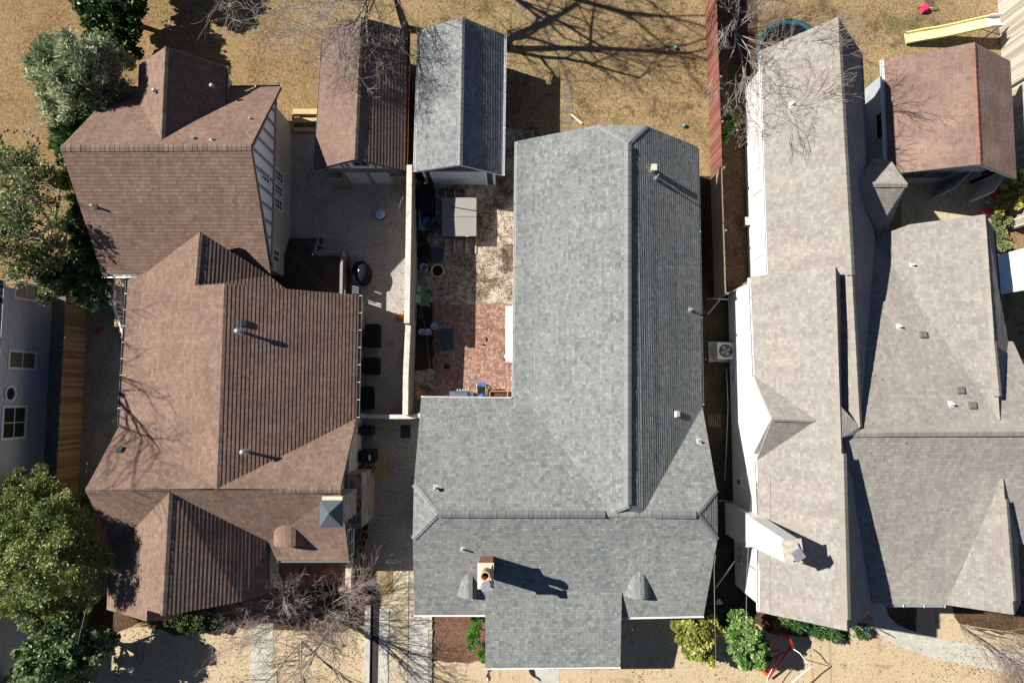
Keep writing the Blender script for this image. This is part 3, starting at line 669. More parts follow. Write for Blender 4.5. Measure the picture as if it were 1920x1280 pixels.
# east wall windows of the south wing
b=P(655,1010,3); XW=b.x-.3
for (y0,y1) in ((808,838),(868,892)):
    a0=PX(665,y1,XW).y;a1=PX(665,y0,XW).y; window(A,'x',XW,1,(a0,a1,1.0,2.3),M['trimw'],M['glass'],1,2)
a0=PX(660,1040,XW).y;a1=PX(660,985,XW).y; window(A,'x',XW,1,(a0,a1,.9,2.3),M['trimw'],M['glass'],1,2)
g3=MB(); pts=[Vector((XW+.02,P(655,1050,2.95).y+.3,2.86)),Vector((XW+.02,P(668,785,3).y-.1,2.86)),Vector((XW+.02,P(638,918,5.8).y,5.5))]
g3.face(pts); g3.face([p-Vector((.15,0,0)) for p in pts[::-1]]); gg=build('gable_wall',g3,M['white'],A)
tm=MB(); y=pts[0].y
while y<pts[1].y:
    yr=pts[2].y; top=2.86+2.6*(1-abs(y-yr)/(abs(pts[1].y-yr) if y>yr else abs(pts[0].y-yr)))
    if top>3.1: tm.box(XW+.022,XW+.07,y,y+.12,2.86,top-.05)
    y+=.7
tm.box(XW+.022,XW+.075,pts[0].y,pts[1].y,2.8,2.95); build('timber_frame',tm,M['timber'],gg)
# stone chimney with a metal hip cap
ch=MB(); cx0,cx1=-8.35,-7.5; y1=P(650,933,6.2).y; y0=P(650,985,6.2).y
ch.box(cx0,cx1,y0,y1,-.1,6.1); ch.obox(((-7.5-7.8)/2+.0,(y0+y1)/2),.75,(y1-y0)+1.4,-.1,3.1,0,1.0)
co=build('chimney',ch,M['stone'],A)
mb=MB(); c=((cx0+cx1)/2,(y0+y1)/2); 
for k in range(4):
    q4=[Vector((cx0-.08,y0-.08,6.16)),Vector((cx1+.08,y0-.08,6.16)),Vector((cx1+.08,y1-.1,6.16)),Vector((cx0-.08,y1-.1,6.16))]
    mb.face([q4[k],q4[(k+1)%4],Vector((c[0],c[1],6.62))]); mb.face([q4[k],q4[(k+1)%4],q4[(k+1)%4]-Vector((0,0,.08)),q4[k]-Vector((0,0,.08))])
build('chimney_cap',mb,plain('slate_metal',(.085,.1,.11),.45,.5),co)
mb=MB(); mb.box(cx0,cx1+.04,y1-.12,y1+.06,6.08,6.16); build('coping',mb,M['cream'],co)
gutter(A,(192,516,3.2),(272,515,3.2),M['galv'],(0,-1,0),.12); gutter(A,(217,168,3.15),(256,166,3.1),M['greygut'],(0,1,0),.12,strap=M['strap'])
gutter(A,(430,165,2.85),(527,163,2.7),M['greygut'],(0,1,0),.12,strap=M['strap'])
gutter(A,(673,554,3.0),(668,782,3.0),M['greygut'],(1,0,0),.14,strap=M['strap'],step=.85)
gutter(A,(240,520,3.0),(224,796,3.0),M['greygut'],(-1,0,0),.12,strap=M['strap'],step=.8)
gutter(A,(424,125,3.88),(422,215,3.95),M['greygut'],(1,0,0),.08,step=9)
gutter(A,(520,1050,2.95),(655,1050,2.95),M['greygut'],(0,-1,0),.1,step=2)
gutter(A,(501,1018,3.05),(501,1110,2.7),M['galv'],(1,0,0),.1,step=9)
vent(A,ra,293,173,M['galv'],M['slate'],.25,.06,kind='cap'); vent(A,ra,401,165,M['galv'],M['greygut'],.3,.06,kind='cap'); vent(A,ra,180,388,M['galv'],M['slate'],.45,.05); vent(A,ra,362,261,M['galv'],M['galv'],.12,.1,kind='box'); vent(A,ra,398,262,M['galv'],M['galv'],.25,.05)
vent(A,ra,470,223,M['galv'],M['galv'],.25,.05); vent(A,ra,452,622,M['galv'],M['galv'],.5,.07,kind='cap'); vent(A,ra,456,606,M['slate'],M['slate'],.14,.14,kind='box'); vent(A,ra,462,846,M['galv'],M['galv'],.5,.07,kind='cap'); vent(A,ra,226,844,M['slate'],M['slate'],.14,.15,kind='box')
eyebrow(A,ra,545,1018,1.5,.8,M['shA'],M['dark'])
# front porch: brick floor and white-capped parapet
a=P(505,1045);b=P(657,1108,.9)
mb=MB(); mb.box(a.x,b.x-.1,b.y+.15,a.y,-.05,.3); build('porch_floor',mb,M['brick'],A)
mb=MB(); mb.box(b.x-.22,b.x,b.y,P(657,1048,.9).y,-.05,.9); mb.box(P(636,1108,.9).x,b.x-.22,b.y,b.y+.22,-.05,.9); pw=build('porch_parapet',mb,M['beige'],A)
mb=MB(); mb.box(b.x-.26,b.x+.04,b.y-.04,P(657,1060,.95).y,.9,.97); mb.box(P(635,1108,.9).x,b.x-.26,b.y-.04,b.y+.26,.9,.97); build('coping',mb,M['cream'],pw)
# ================================================================ GARAGES between A and B
G1=thing('brown_roof_garage','garage with brown shingle roof, half-timbered front and two pale doors','garage',P(680,250))
rg=Roof(.175,.018); rg.facet([(605,60,2.7),(677,32,4.25),(665,299,4.3),(590,318,2.7)]); rg.facet([(677,32,4.25),(765,57,2.7),(760,320,2.7),(665,299,4.3)]); rg.done(G1,M['shA2'],M['brownfascia'])
cp=MB(); caps(cp,(677,33,4.3),(665,299,4.33),.12,.08,.25); build('ridge_cap',cp,M['capA'],G1)
YF=P(680,345).y+.06; x0=-9.55;x1=-5.6; xr=(x0+x1)/2+.0
wb=MB(); wb.box(x0,x1,YF,P(0,62,2.7).y-.3,-.1,2.5); build('wall',wb,M['timber'],G1)
gp=MB(); xr=P(665,299,4.3).x; pts=[Vector((x0,YF-.01,2.35)),Vector((x1,YF-.01,2.35)),Vector((x1,YF-.01,2.62)),Vector((xr,YF-.01,4.08)),Vector((x0,YF-.01,2.62))]; gp.face(pts)
gp.face([p+Vector((0,.2,0)) for p in pts[::-1]]); ga=build('gable_wall',gp,M['white'],G1)
tm=MB(); 
for xx in (x0+.1,x0+.9,xr-.75,xr+.62,x1-1.0,x1-.25):
    top=2.62+1.46*(1-abs(xx-xr)/2.0); tm.box(xx,xx+.13,YF-.05,YF-.012,2.36,max(2.5,min(4.0,top)-.05))
tm.box(x0,x1,YF-.055,YF-.012,2.3,2.42); tm.beam((x0,YF-.04,2.58),(xr,YF-.04,4.03),.05,.14); tm.beam((x1,YF-.04,2.58),(xr,YF-.04,4.03),.05,.14); build('timber_frame',tm,M['timber'],ga)
window(G1,'y',YF-.02,-1,(xr-.35,xr+.45,3.0,3.65),M['timber'],M['glass'],1,0,.06)
st=MB(); st.box(x0-.05,x0+.75,YF-.35,YF-.02,-.1,2.0); st.box(x1-.7,x1+.05,YF-.3,YF-.02,-.1,2.0); st.box(x0-.05,x1+.05,YF-.1,YF-.012,2.0,2.3); build('stone_pier',st,M['stone'],G1)
mid=(x0+.75+x1-.7)/2
for (u0,u1) in ((x0+.8,mid-.12),(mid+.12,x1-.75)):
    dm=MB(); dm.box(u0,u1,YF-.06,YF-.01,0,1.98)
    for i in range(1,4): dm.box(u0+.03,u1-.03,YF-.075,YF-.06,1.98*i/4-.02,1.98*i/4+.02)
    build('garage_door',dm,plain('pale_door_paint',(.5,.55,.6),.5,.4,.05),G1)
gutter(G1,(765,57,2.7),(760,318,2.7),M['terra'],(1,0,0),.1,step=3); gutter(G1,(605,62,2.7),(590,316,2.7),M['greygut'],(-1,0,0),.05,step=30)
G2=thing('grey_roof_garage','garage with grey-blue shingle roof and white gutters, between two yards','garage',P(862,250))
rg2=Roof(.16,.016); rg2.facet([(787,58,2.7),(867,32,4.15),(862,309,4.15),(779,322,2.7)]); rg2.facet([(867,32,4.15),(946,66,2.5),(942,328,2.5),(862,309,4.15)]); rg2.done(G2,M['shB2'],M['trimw'])
cp=MB(); caps(cp,(867,33,4.18),(862,309,4.2),.13,.08,.25); build('ridge_cap',cp,M['capB'],G2)
YG=P(860,345).y; x0=P(802,345).x;x1=P(928,345).x
wb=MB(); wb.box(x0,x1,YG,P(0,62,2.7).y-.3,-.1,2.45); build('wall',wb,plain('slate_paint',(.045,.06,.085),.7),G2)
gp=MB(); xr=P(862,309,4.15).x; gp.face([Vector((x0,YG-.012,2.3)),Vector((x1,YG-.012,2.3)),Vector((x1,YG-.012,2.5)),Vector((xr,YG-.012,3.95)),Vector((x0,YG-.012,2.5))]); build('gable_wall',gp,bpy.data.materials['slate_paint'],G2)
dm=MB(); dx0=PY(812,335,YG).x+.05;dx1=PY(910,335,YG).x; dm.box(dx0,dx1,YG-.05,YG-.013,.02,2.05)
for i in range(1,4): dm.box(dx0+.02,dx1-.02,YG-.062,YG-.05,2.05*i/4-.015,2.05*i/4+.015)
build('garage_door',dm,plain('white_door_paint',(.62,.66,.72),.5,.4,.04),G2)
tr=MB(); tr.box(dx0-.1,dx0,YG-.07,YG-.013,0,2.15); tr.box(dx1,dx1+.1,YG-.07,YG-.013,0,2.15); tr.box(dx0-.1,dx1+.1,YG-.075,YG-.014,2.15,2.25); tr.box(x0-.03,x0+.08,YG-.06,YG-.012,-.05,2.3); tr.box(x1-.08,x1+.05,YG-.06,YG-.012,-.05,2.3); build('door_trim',tr,M['white'],G2)
gutter(G2,(787,60,2.7),(779,321,2.7),M['white'],(-1,0,0),.12,step=2); gutter(G2,(946,68,2.6),(942,328,2.6),M['white'],(1,0,0),.1,step=2)
# ================================================================ HOUSE C (taupe)
Hc=thing('taupe_roof_house','large house with taupe shingle roofs and white walls, filling the right side','house',P(1600,700))
rc=Roof(.16,.007)
E1=(1640,452,3.5)
rc.facet([(1427,95,3.6),(1571,32,6.65),(1612,800,6.65),(1577,770,6.2),(1576,515,6.05),(1440,515,3.6)])
rc.facet([(1571,32,6.65),(1613,95,3.6),(1622,290,3.6),(1641,452,3.55),(1612,800,6.6)])
rc.facet([(1408,519,3.4),(1566,500,6.9),(1575,760,6.9),(1578,820,6.9),(1588,1182,6.9),(1425,1147,3.4),(1420,862,3.4),(1530,788,6.05),(1415,705,3.4)])
rc.facet([(1566,500,6.9),(1575,760,6.9),(1578,771,6.2),(1576,515,6.05)])
rc.facet([(1575,760,6.9),(1577,770,6.2),(1612,800,6.65),(1612,812,6.5),(1578,820,6.9)])
rc.facet([(1415,705,3.4),(1449,785,5.9),(1530,788,6.05)]); rc.facet([(1449,785,5.9),(1420,862,3.4),(1530,788,6.05)])
rc.facet([(1578,820,6.9),(1612,960,5.1),(1636,1145,3.9),(1588,1182,6.9)])
rc.facet([(1641,452,3.5),(1662,437,3.6),(1705,421,3.9),(1874,787,6.1),(1874,806,6.4),(1612,806,6.5)])
rc.facet([(1705,421,3.9),(1847,402,5.3),(1874,787,6.1)])
rc.facet([(1847,402,5.3),(1863,430,3.6),(1876,587,3.6),(1890,640,4.6),(1874,787,6.1)])
rc.facet([(1874,787,6.1),(1889,640,4.6),(1899,640,4.6),(1960,770,5.6),(1990,806,6.5),(1874,806,6.45)])
rc.facet([(1580,812,6.55),(1990,808,6.5),(1990,895,5.4),(1880,895,5.4),(1772,1133,4.0),(1636,1132,4.0)])
rc.facet([(1880,895,5.4),(1901,1152,5.2),(1772,1133,3.98)]); rc.facet([(1880,895,5.4),(1908,1000,4.3),(1914,1130,3.2),(1901,1152,5.1)])
rc.facet([(1880,895,5.4),(1990,895,5.4),(1990,1020,4.0),(1908,1020,4.1)])
rc.facet([(1601,345,4.95),(1701,345,4.95),(1672,303,3.3),(1640,297,3.3)]); rc.facet([(1601,345,4.95),(1644,432,3.5),(1645,466,3.1),(1662,437,3.1),(1701,345,4.95)])
rc.done(Hc,M['shC'],M['taupetrim'])
cp=MB(); caps(cp,(1571,34,6.68),(1612,800,6.68),.16,.12,.28); caps(cp,(1566,502,6.93),(1588,1180,6.93),.14,.12,.28); caps(cp,(1585,812,6.58),(1985,808,6.55),.17,.07,.28); caps(cp,(1847,404,5.33),(1874,787,6.14),.13,.12,.28); caps(cp,(1880,897,5.43),(1901,1150,5.13),.13,.1,.28); caps(cp,(1603,345,4.98),(1701,345,4.98),.14,.1,.25); caps(cp,(1449,785,5.93),(1530,788,6.06),.1,.08,.25)
build('ridge_cap',cp,M['capC'],Hc)
for a,b in (((1571,62,6.73),(1596,515,6.73)),((1580,850,6.98),(1588,1160,6.98)),((1658,810,6.6),(1985,809,6.58)),((1862,640,6.0),(1872,742,6.15)),((1884,935,5.5),(1899,1125,5.2))):
    rv=MB(); caps(rv,a,b,.19,.11,.32,.06); build('ridge_vent',rv,M['capC'],Hc)
wb=MB(); X1=P(1397,300).x; X2=P(1371,800).x
y0=P(1440,515,3.6).y; yN=P(1571,32,6.65).y-.45
wb.box(X1,17.3,y0-1.5,yN,-.1,3.45); yS=P(1425,1147,3.4).y+.35
wb.box(X2,16.6,yS,P(1408,519,3.4).y-.3,-.1,3.3)
wb.box(16.4,23.6,P(1700,1132,3.2).y+.5,P(1700,425,3.2).y-.5,-.1,2.9); wb.box(23.5,26,P(1700,1000,3.2).y,P(1700,660,4).y-.3,-.1,3.5)
wb.box(16.5,18.4,9.2,11.3,-.1,2.9)
build('wall',wb,M['siding'],Hc)
# white gable of the west dormer, standing on the wall
mb=MB(); ya=P(1415,705,3.4).y-.2; yb=P(1420,862,3.4).y+.2; ym=P(1449,785,5.9).y; XGc=X2+.0
pts=[Vector((XGc-.02,yb,3.2)),Vector((XGc-.02,ya,3.2)),Vector((XGc-.02,ym,5.72))]; mb.face(pts); mb.face([p+Vector((.25,0,0)) for p in pts[::-1]])
for i in range(3):
    j=(i+1)%3; mb.face([pts[i],pts[i]+Vector((.25,0,0)),pts[j]+Vector((.25,0,0)),pts[j]])
build('gable_wall',mb,M['siding'],Hc)
# boxed roof ends (white rake boards) close the gables
for (a,b,c_,off) in (((1427,95,3.5),(1571,32,6.5),(1613,95,3.5),.3),((1425,1147,3.3),(1588,1182,6.75),(1636,1145,3.2),-.3)):
    mb=MB(); A_,B_,C_=P(*a),P(*b),P(*c_); yy=A_.y-off; q3=[Vector((v.x,yy,v.z-.12)) for v in (A_,B_,C_)]; mb.face(q3); mb.face([v-Vector((0,.15 if off>0 else -.15,0)) for v in q3[::-1]]); build('gable_wall',mb,M['siding'],Hc)
for (xa,ya_,xb,yb_) in ((1418,328,1428,352),(1425,450,1434,472)):
    r=onwall_rect((xa,ya_),(xb,yb_),X=X1); window(Hc,'x',X1,-1,(r[0]-.1,r[1]+.3,1.1,2.5),M['white'],M['siding'],1,1)
r=onwall_rect((1378,690),(1384,718),X=X2); window(Hc,'x',X2,-1,(r[0],r[1],.4,1.0),M['trimw'],M['glass'],0,2,.05,name='grille')
r=onwall_rect((1398,885),(1410,922),X=X2); mb=MB(); mb.box(X2-.04,X2,r[0],r[1],1.3,2.3); build('vent_panel',mb,M['trimw'],Hc)
mb=MB(); c=PX(1404,417,X1); mb.box(X1-.3,X1,c.y-.22,c.y+.22,c.z-.15,c.z+.3); build('utility_box',mb,M['galv'],Hc)
mb=MB(); c=PX(1386,903,X2); mb.box(X2-.06,X2,c.y-.1,c.y+.1,c.z-.1,c.z+.1); build('utility_box',mb,M['slate'],Hc)
c=PX(1383,1035,X2); mb=MB(); mb.box(X2-.16,X2-.002,c.y-.35,c.y-.05,1.0,1.5); mb.box(X2-.12,X2-.002,c.y+.1,c.y+.35,.9,1.3); mb.tube([(X2-.08,c.y-.2,1.5),(X2-.08,c.y-.2,3.1)],.03); build('utility_meter',mb,M['galv'],Hc)
gutter(Hc,(1408,521,3.4),(1415,704,3.4),M['white'],(-1,0,0),.12,step=.9,strap=M['taupetrim']); gutter(Hc,(1420,864,3.4),(1424,965,3.4),M['white'],(-1,0,0),.12,step=1); gutter(Hc,(1424,1022,3.4),(1425,1146,3.4),M['white'],(-1,0,0),.12,step=1)
gutter(Hc,(1427,97,3.6),(1440,513,3.6),M['white'],(-1,0,0),.08,step=4)
gutter(Hc,(1613,97,3.6),(1622,290,3.6),M['galv'],(1,0,0),.12,step=2); gutter(Hc,(1655,1132,4.0),(1772,1133,4.0),M['galv'],(0,-1,0),.12,step=.8,strap=M['white']); gutter(Hc,(1863,432,3.6),(1876,585,3.6),M['greygut'],(1,0,0),.1,step=5)
# side chimney: wide shoulders at the foot, narrow stack above
y1=P(1363,942).y; y0=P(1366,1000).y
ch=MB(); ch.box(X2-.45,X2+.2,y0,y1,-.1,3.2)
a,b=Vector((X2-.2,(y0+y1)/2,3.2)),None
yc=(y0+y1)/2
lo=[(X2-.45,y0),(X2+.2,y0),(X2-.45,y1),(X2+.2,y1)]; hi=[(X2-.35,yc-.68),(X2+.3,yc-.68),(X2-.35,yc+.68),(X2+.3,yc+.68)]
ch.hexa([Vector((*p,3.2)) for p in lo]+[Vector((*p,3.7)) for p in hi]); ch.hexa([Vector((*p,3.7)) for p in hi]+[Vector((p[0]+.02*(1 if p[0]<X2 else -1),yc+(p[1]-yc)*.68,7.65)) for p in hi])
co=build('chimney',ch,M['siding'],Hc)
mb=MB(); mb.obox((X2-.02,yc),.8,.98,7.65,7.75,.12); mb.obox((X2-.02,yc),.5,.6,7.75,7.87,.4,1); build('chimney_crown',mb,plain('weathered_crown',(.42,.39,.34),.9,.2,.3,7),co)
mb=MB(); mb.obox((X2+.02,yc-.05),.3,.3,7.87,8.12,.6); mb.obox((X2+.02,yc-.05),.42,.42,8.14,8.18,.6); build('flue_cap',mb,plain('tarnished_metal',(.3,.29,.33),.5,.5,metal=.4),co)
for px,py,k in ((1484,197,'pipe'),(1709,497,'pipe'),(1684,612,'pipe'),(1782,757,'pipe')): vent(Hc,rc,px,py,M['trimw'],M['plate'],.32,.045)
for px,py in ((1730,628),(1822,760),(1800,732)): vent(Hc,rc,px,py,plain('olive_metal',(.12,.13,.11),.5),M['galv'],.2,.16,kind='box')
# ================================================================ GARAGE C5 (reddish)
G3=thing('reddish_roof_garage','small outbuilding with worn reddish shingle roof and open double doors, upper right','garage',P(1780,250))
rd=Roof(.15,.012); rd.facet([(1657,113,2.7),(1827,80,4.5),(1838,308,4.5),(1665,327,2.7)]); rd.facet([(1827,80,4.5),(1894,115,2.75),(1906,335,2.75),(1838,308,4.5)]); rd.done(G3,M['shD'],M['trimw'])
cp=MB(); caps(cp,(1827,81,4.53),(1838,308,4.53),.13,.08,.28); build('ridge_cap',cp,M['capD'],G3)
yS=P(1665,327,2.7).y+.35; yN=P(1657,113,2.7).y-.3; x0=P(1657,113,2.7).x+.4; x1=P(1906,335,2.7).x-.4; xo0=PY(1808,329,yS).x; xo1=PY(1868,331,yS).x; T=.15
wb=MB(); wb.box(x0,x0+T,yS,yN,-.1,2.55); wb.box(x1-T,x1,yS,yN,-.1,2.55); wb.box(x0+T,x1-T,yN-T,yN,-.1,2.55); wb.box(x0+T,xo0,yS,yS+T,-.1,2.55); wb.box(xo1,x1-T,yS,yS+T,-.1,2.55); wb.box(xo0,xo1,yS,yS+T,2.1,2.55)
wb2=plain('grey_blue_paint',(.34,.38,.42),.7,.3,.05); build('wall',wb,wb2,G3)
gp=MB(); xr=P(1838,308,4.5).x; q=[Vector((x0,yS-.01,2.5)),Vector((x1,yS-.01,2.5)),Vector((xr,yS-.01,4.25))]; gp.face(q); gp.face([v+Vector((0,.15,0)) for v in q[::-1]]); build('gable_wall',gp,wb2,G3)
gutter(G3,(1657,113,2.7),(1665,325,2.7),M['white'],(-1,0,0),.14,step=1.5)
r=onwall_rect((1708,325),(1752,350),Y=yS); 
window(G3,'y',yS,-1,(r[0]-.2,r[0]+.9,1.2,2.2),M['timber'],M['glass'],1,2,.06); window(G3,'y',yS,-1,(r[0]+1.0,r[0]+2.1,1.2,2.2),M['timber'],M['glass'],2,2,.06)
r=onwall_rect((1634,226),(1656,254),X=x0); window(G3,'x',x0,-1,(r[0],r[1],1.2,2.1),M['dark'],M['glass'],1,0,.08)
def leaf(hx,hy,tx,ty):
    a=Vector((hx,yS-.03,0)); b=P(tx,ty,0); mb=MB(); d=(b-a).normalized(); b=a+d*1.25; n_=Vector((-d.y,d.x,0))*.025
    mb.hexa([a-n_,b-n_,a+n_,b+n_]+[v+Vector((0,0,2.05)) for v in (a-n_,b-n_,a+n_,b+n_)])
    m2=MB()
    for z in (.12,1.0,1.9): m2.beam(a+n_*1.6+Vector((0,0,z))+d*.05,b+n_*1.6+Vector((0,0,z))-d*.05,.03,.1)
    dd=build('door',mb,plain('white_door',(.68,.68,.66),.5),G3); build('door_brace',m2,M['timber'],dd)
leaf(xo0-.02,0,1728,390); leaf(xo1+.02,0,1808,390)
mb=MB(); lx=(xo0+xo1)/2-.5; mb.box(lx-.1,lx+.1,yS-.3,yS-.1,2.35,2.6); mb.tube([(lx,yS-.2,2.6),(lx,yS-.2,2.75),(lx,yS,2.8)],.02); build('coach_lamp',mb,M['black'],G3)
# ================================================================ BLUE-GREY HOUSE at the left edge
Hd=thing('grey_blue_house','grey-blue house with white-framed windows and one oval window at the left edge','house',(-27,2,0))
XD=P(91,700).x; yN=P(95,556).y; yS=-16
wb=MB(); wb.box(-40,XD,yS,yN,-.1,3.55)
for i in range(22): wb.box(XD,XD+.012,yS,yN,.15*i+.02,.15*i+.028)
build('wall',wb,M['bluewall'],Hd)
rdd=Roof(.15,.01); rdd.facet([Vector((XD-.05-.2+.25,yS,3.55)),Vector((XD-.05+.0,yN+.3,3.55)),Vector((-33,yN+.3,7.2)),Vector((-33,yS,7.2))]); rdd.facet([Vector((-41,yS,3.6)),Vector((-33,yS,7.2)),Vector((-33,yN+.3,7.2)),Vector((-41,yN+.3,3.6))]); rdd.done(Hd,M['darkroof'],M['trimw'])
def dw(p0,p1,mx,mz,gl):
    r=onwall_rect(p0,p1,X=XD+.012); return window(Hd,'x',XD+.012,1,r,M['white'],gl,mx,mz,.1)
a=PX(12,660,XD);b=PX(66,692,XD)
def dw2(ya,yb,z0,z1,mx,mz,gl): window(Hd,'x',XD+.012,1,(min(ya,yb),max(ya,yb),z0,z1),M['white'],gl,mx,mz,.11)
zt=lambda px,py:PX(px,py,XD).z
dw2(PX(40,693,XD).y,PX(40,657,XD).y,zt(66,690),zt(13,690),0,1,M['blind'])
dw2(PX(30,823,XD).y,PX(30,760,XD).y,zt(48,790),zt(2,790),1,1,M['glass'])
dw2(PX(50,564,XD).y,PX(50,530,XD).y,zt(70,548),zt(25,548),0,1,M['blind'])
c=PX(18,738,XD); mb=MB(); pts=[Vector((XD+.04,c.y+.36*math.cos(a),c.z+.36*math.sin(a)*.95)) for a in [2*math.pi*k/24 for k in range(25)]]; mb.tube(pts,.06,6,False); wo=build('oval_window',mb,M['white'],Hd)
mb=MB(); mb.face([Vector((XD+.03,c.y+.34*math.cos(a),c.z+.34*math.sin(a)*.95)) for a in [2*math.pi*k/24 for k in range(24)]]); build('pane',mb,M['glass'],wo)
# ================================================================ walls and fences
def wallrun(name,label,pts,wd,h,matbody,matcap,seg=2.2,group=None):
    """masonry wall with coping stones; pts on the ground"""
    t_=thing(name,label,'wall',pts[0]); body=MB(); cap=MB()
    for a,b in zip(pts,pts[1:]):
        L=(b-a).length; d=(b-a)/L
        body.beam(a+Vector((0,0,h/2-.06)),b+Vector((0,0,h/2-.06)),wd,h+.0)
        n=max(1,round(L/seg))
        for i in range(n):
            p=a+d*(L*i/n+.006); q=a+d*(L*(i+1)/n-.006); cap.beam(p+Vector((0,0,h+.0)),q+Vector((0,0,h+.0)),wd+.07,.1)
    build('wall_body',body,matbody,t_); build('coping',cap,matcap,t_); return t_
wallrun('masonry_wall','long straight masonry wall with pale rounded coping between the gravel yard and the brick patio',[Vector((*P(767.5,309,2.75).xy,0)),Vector((*P(765.5,450,2.75).xy,0)),Vector((*P(762.5,606,2.75).xy,0))],.2,2.7,M['render'],M['cap'])
wallrun('masonry_wall','lower continuation of the long masonry wall, stepped down beside the brick patio',[Vector((*P(762.3,607,2.75).xy,0)),Vector((*P(760.5,700,2.3).xy,0)),Vector((*P(759.5,778,2.3).xy,0))],.2,2.22,M['render'],M['cap'])
wallrun('masonry_wall','short low masonry wall with stepped white coping crossing the gravel drive',[Vector((*P(672,779,1.9).xy,0)),Vector((*P(722,781,1.9).xy,0)),Vector((*P(770,781,1.9).xy,0)),Vector((*P(795,777,1.9).xy,0))],.14,1.82,M['render'],M['cap'],1.4)
def fence(label,p0,p1,h,mat,matp,cat='fence',bw=.14,gap=.012,post=2.4,th=.02,side=1,cap=None,name='board_fence',group=None):
    p0=P(*p0) if not isinstance(p0,Vector) else p0;p1=P(*p1) if not isinstance(p1,Vector) else p1
    t_=thing(name,label,cat,p0,group); L=(p1-p0).length; d=(p1-p0)/L; nn=Vector((-d.y,d.x,0))*side
    mb=MB(); k=0; x=0; r=random.Random(int(L*100))
    while x<L:
        a=p0+d*x; b=p0+d*min(L,x+bw-gap); z=h+r.uniform(-.025,.02); o=nn*r.uniform(-.004,.006); u=k*.14+.07
        c=[a+o,b+o,a+o+nn*th,b+o+nn*th]; vs=[v+Vector((0,0,.03)) for v in c]+[v+Vector((0,0,z)) for v in c]
        for f in ((0,2,3,1),(4,5,7,6),(0,1,5,4),(2,6,7,3),(0,4,6,2),(1,3,7,5)): mb.face([vs[i] for i in f],[(u,0)]*4)
        x+=bw; k+=1
    build('board_panel',mb,mat,t_)
    for z in (.3,h*.55,h-.25):
        rl=MB(); rl.beam(p0-nn*.03+Vector((0,0,z)),p1-nn*.03+Vector((0,0,z)),.05,.09); build('rail',rl,matp,t_)
    n=max(1,int(L/post))
    for i in range(n+1):
        q=p0+d*(L*i/n)-nn*.09; pm=MB(); pm.obox(q,.09,.09,0,h+.02,math.atan2(d.y,d.x)); build('post',pm,matp,t_)
    if cap:
        cm=MB(); cm.beam(p0+Vector((0,0,h+.03)),p1+Vector((0,0,h+.03)),.12,.03); build('cap_rail',cm,cap,t_)
    return t_
fence('red stained board fence, sunlit, along the back lawn beside the vines',(1320,-60),(1333,337),2.05,M['redfence'],M['weather'],side=-1)
fence('dark board fence continuing in the shade of the grey roof towards the gate',(1333,338),(1340,560),2.0,M['weather'],M['weather'],side=-1)
fence('short board fence and gate closing the alley at the white house corner',(1340,561),(1384,541),1.5,M['greyfence'],M['weather'],side=-1)
fence('weathered grey board fence at the far upper right beside the slide',(1866,-60),(1882,170),2.1,M['greyfence'],M['weather'],side=-1,th=.025)
fence('weathered grey board fence behind the reddish roof garage',(1884,175),(1893,430),2.0,M['greyfence'],M['weather'],side=-1)
fence('brown board fence between the blue-grey house and the side yard',(165,558),(146,936),1.85,M['brownfence'],M['weather'],side=1)
fence('short brown board fence returning towards the brown roof house',(146,937),(205,932),1.8,M['brownfence'],M['weather'],side=-1)
# timber garden steps
t_=thing('garden_steps','new timber garden steps beside the corner of the brown garage','steps',P(570,246))
for i,(y0,y1,z) in enumerate(((246,239,.18),(229,221,.36),(214,204,.54))):
    mb=MB(); a=P(550,y0,z);b=P(595,y1,z); mb.box(a.x,b.x,a.y,b.y,z-.05,z); mb.box(a.x,b.x,a.y,a.y+.04,z-.3,z-.052); build('tread',mb,M['tan'],t_)
for x in (549,595):
    mb=MB(); a=P(x,246,.1);b=P(x,204,.5); mb.beam(a+Vector((0,0,-.02)),b+Vector((0,0,-.1)),.06,.24); build('stringer',mb,M['tan'],t_)
# ---- rear deck of the brown house
def railing(parent,pts,h0,h,mat,bal=.13,name='railing',capm=None):
    mb=MB()
    for a,b in zip(pts,pts[1:]):
        a=Vector(a);b=Vector(b); L=(b-a).length; d=(b-a)/L
        mb.beam(a+Vector((0,0,h)),b+Vector((0,0,h)),.14,.04); mb.beam(a+Vector((0,0,.12)),b+Vector((0,0,.12)),.05,.08); mb.beam(a+Vector((0,0,h-.1)),b+Vector((0,0,h-.1)),.05,.08)
        n=max(1,int(L/bal))
        for i in range(n+1): q=a+d*(L*i/n); mb.box(q.x-.018,q.x+.018,q.y-.018,q.y+.018,q.z+.08,q.z+h-.06)
        for q in (a,b): mb.box(q.x-.05,q.x+.05,q.y-.05,q.y+.05,q.z-.1,q.z+h+.05)
    return build(name,mb,mat,parent)
dk=thing('back_deck','dark timber deck with grey railings behind the brown roof house','deck',P(590,540))
Zd=.75; a=P(535,552,Zd);b=P(652,477,Zd); mb=MB(); y=a.y-1.5
while y<b.y:
    mb.box(a.x-1,b.x,y,y+.13,Zd-.04,Zd); y+=.145
build('decking',mb,M['deck'],dk)
mb=MB(); mb.box(a.x-1,b.x-.03,a.y-1.5,a.y-1.44,0,Zd-.045); mb.box(b.x-.06,b.x-.02,a.y-1.4,b.y-.02,.1,Zd-.045); mb.box(a.x-1,b.x-.06,b.y-.06,b.y-.02,.1,Zd-.045); build('skirt',mb,M['deck'],dk)
P3=lambda px,py,z:Vector(P(px,py,z))
yt=b.y-.05; xe=b.x-.08; xs=P(600,477,Zd).x
railing(dk,[(xs,yt,Zd),(xe,yt,Zd)],Zd,.95,M['timber']); railing(dk,[(xe,yt-.12,Zd),(xe,a.y-1.4,Zd)],Zd,.95,M['timber'])
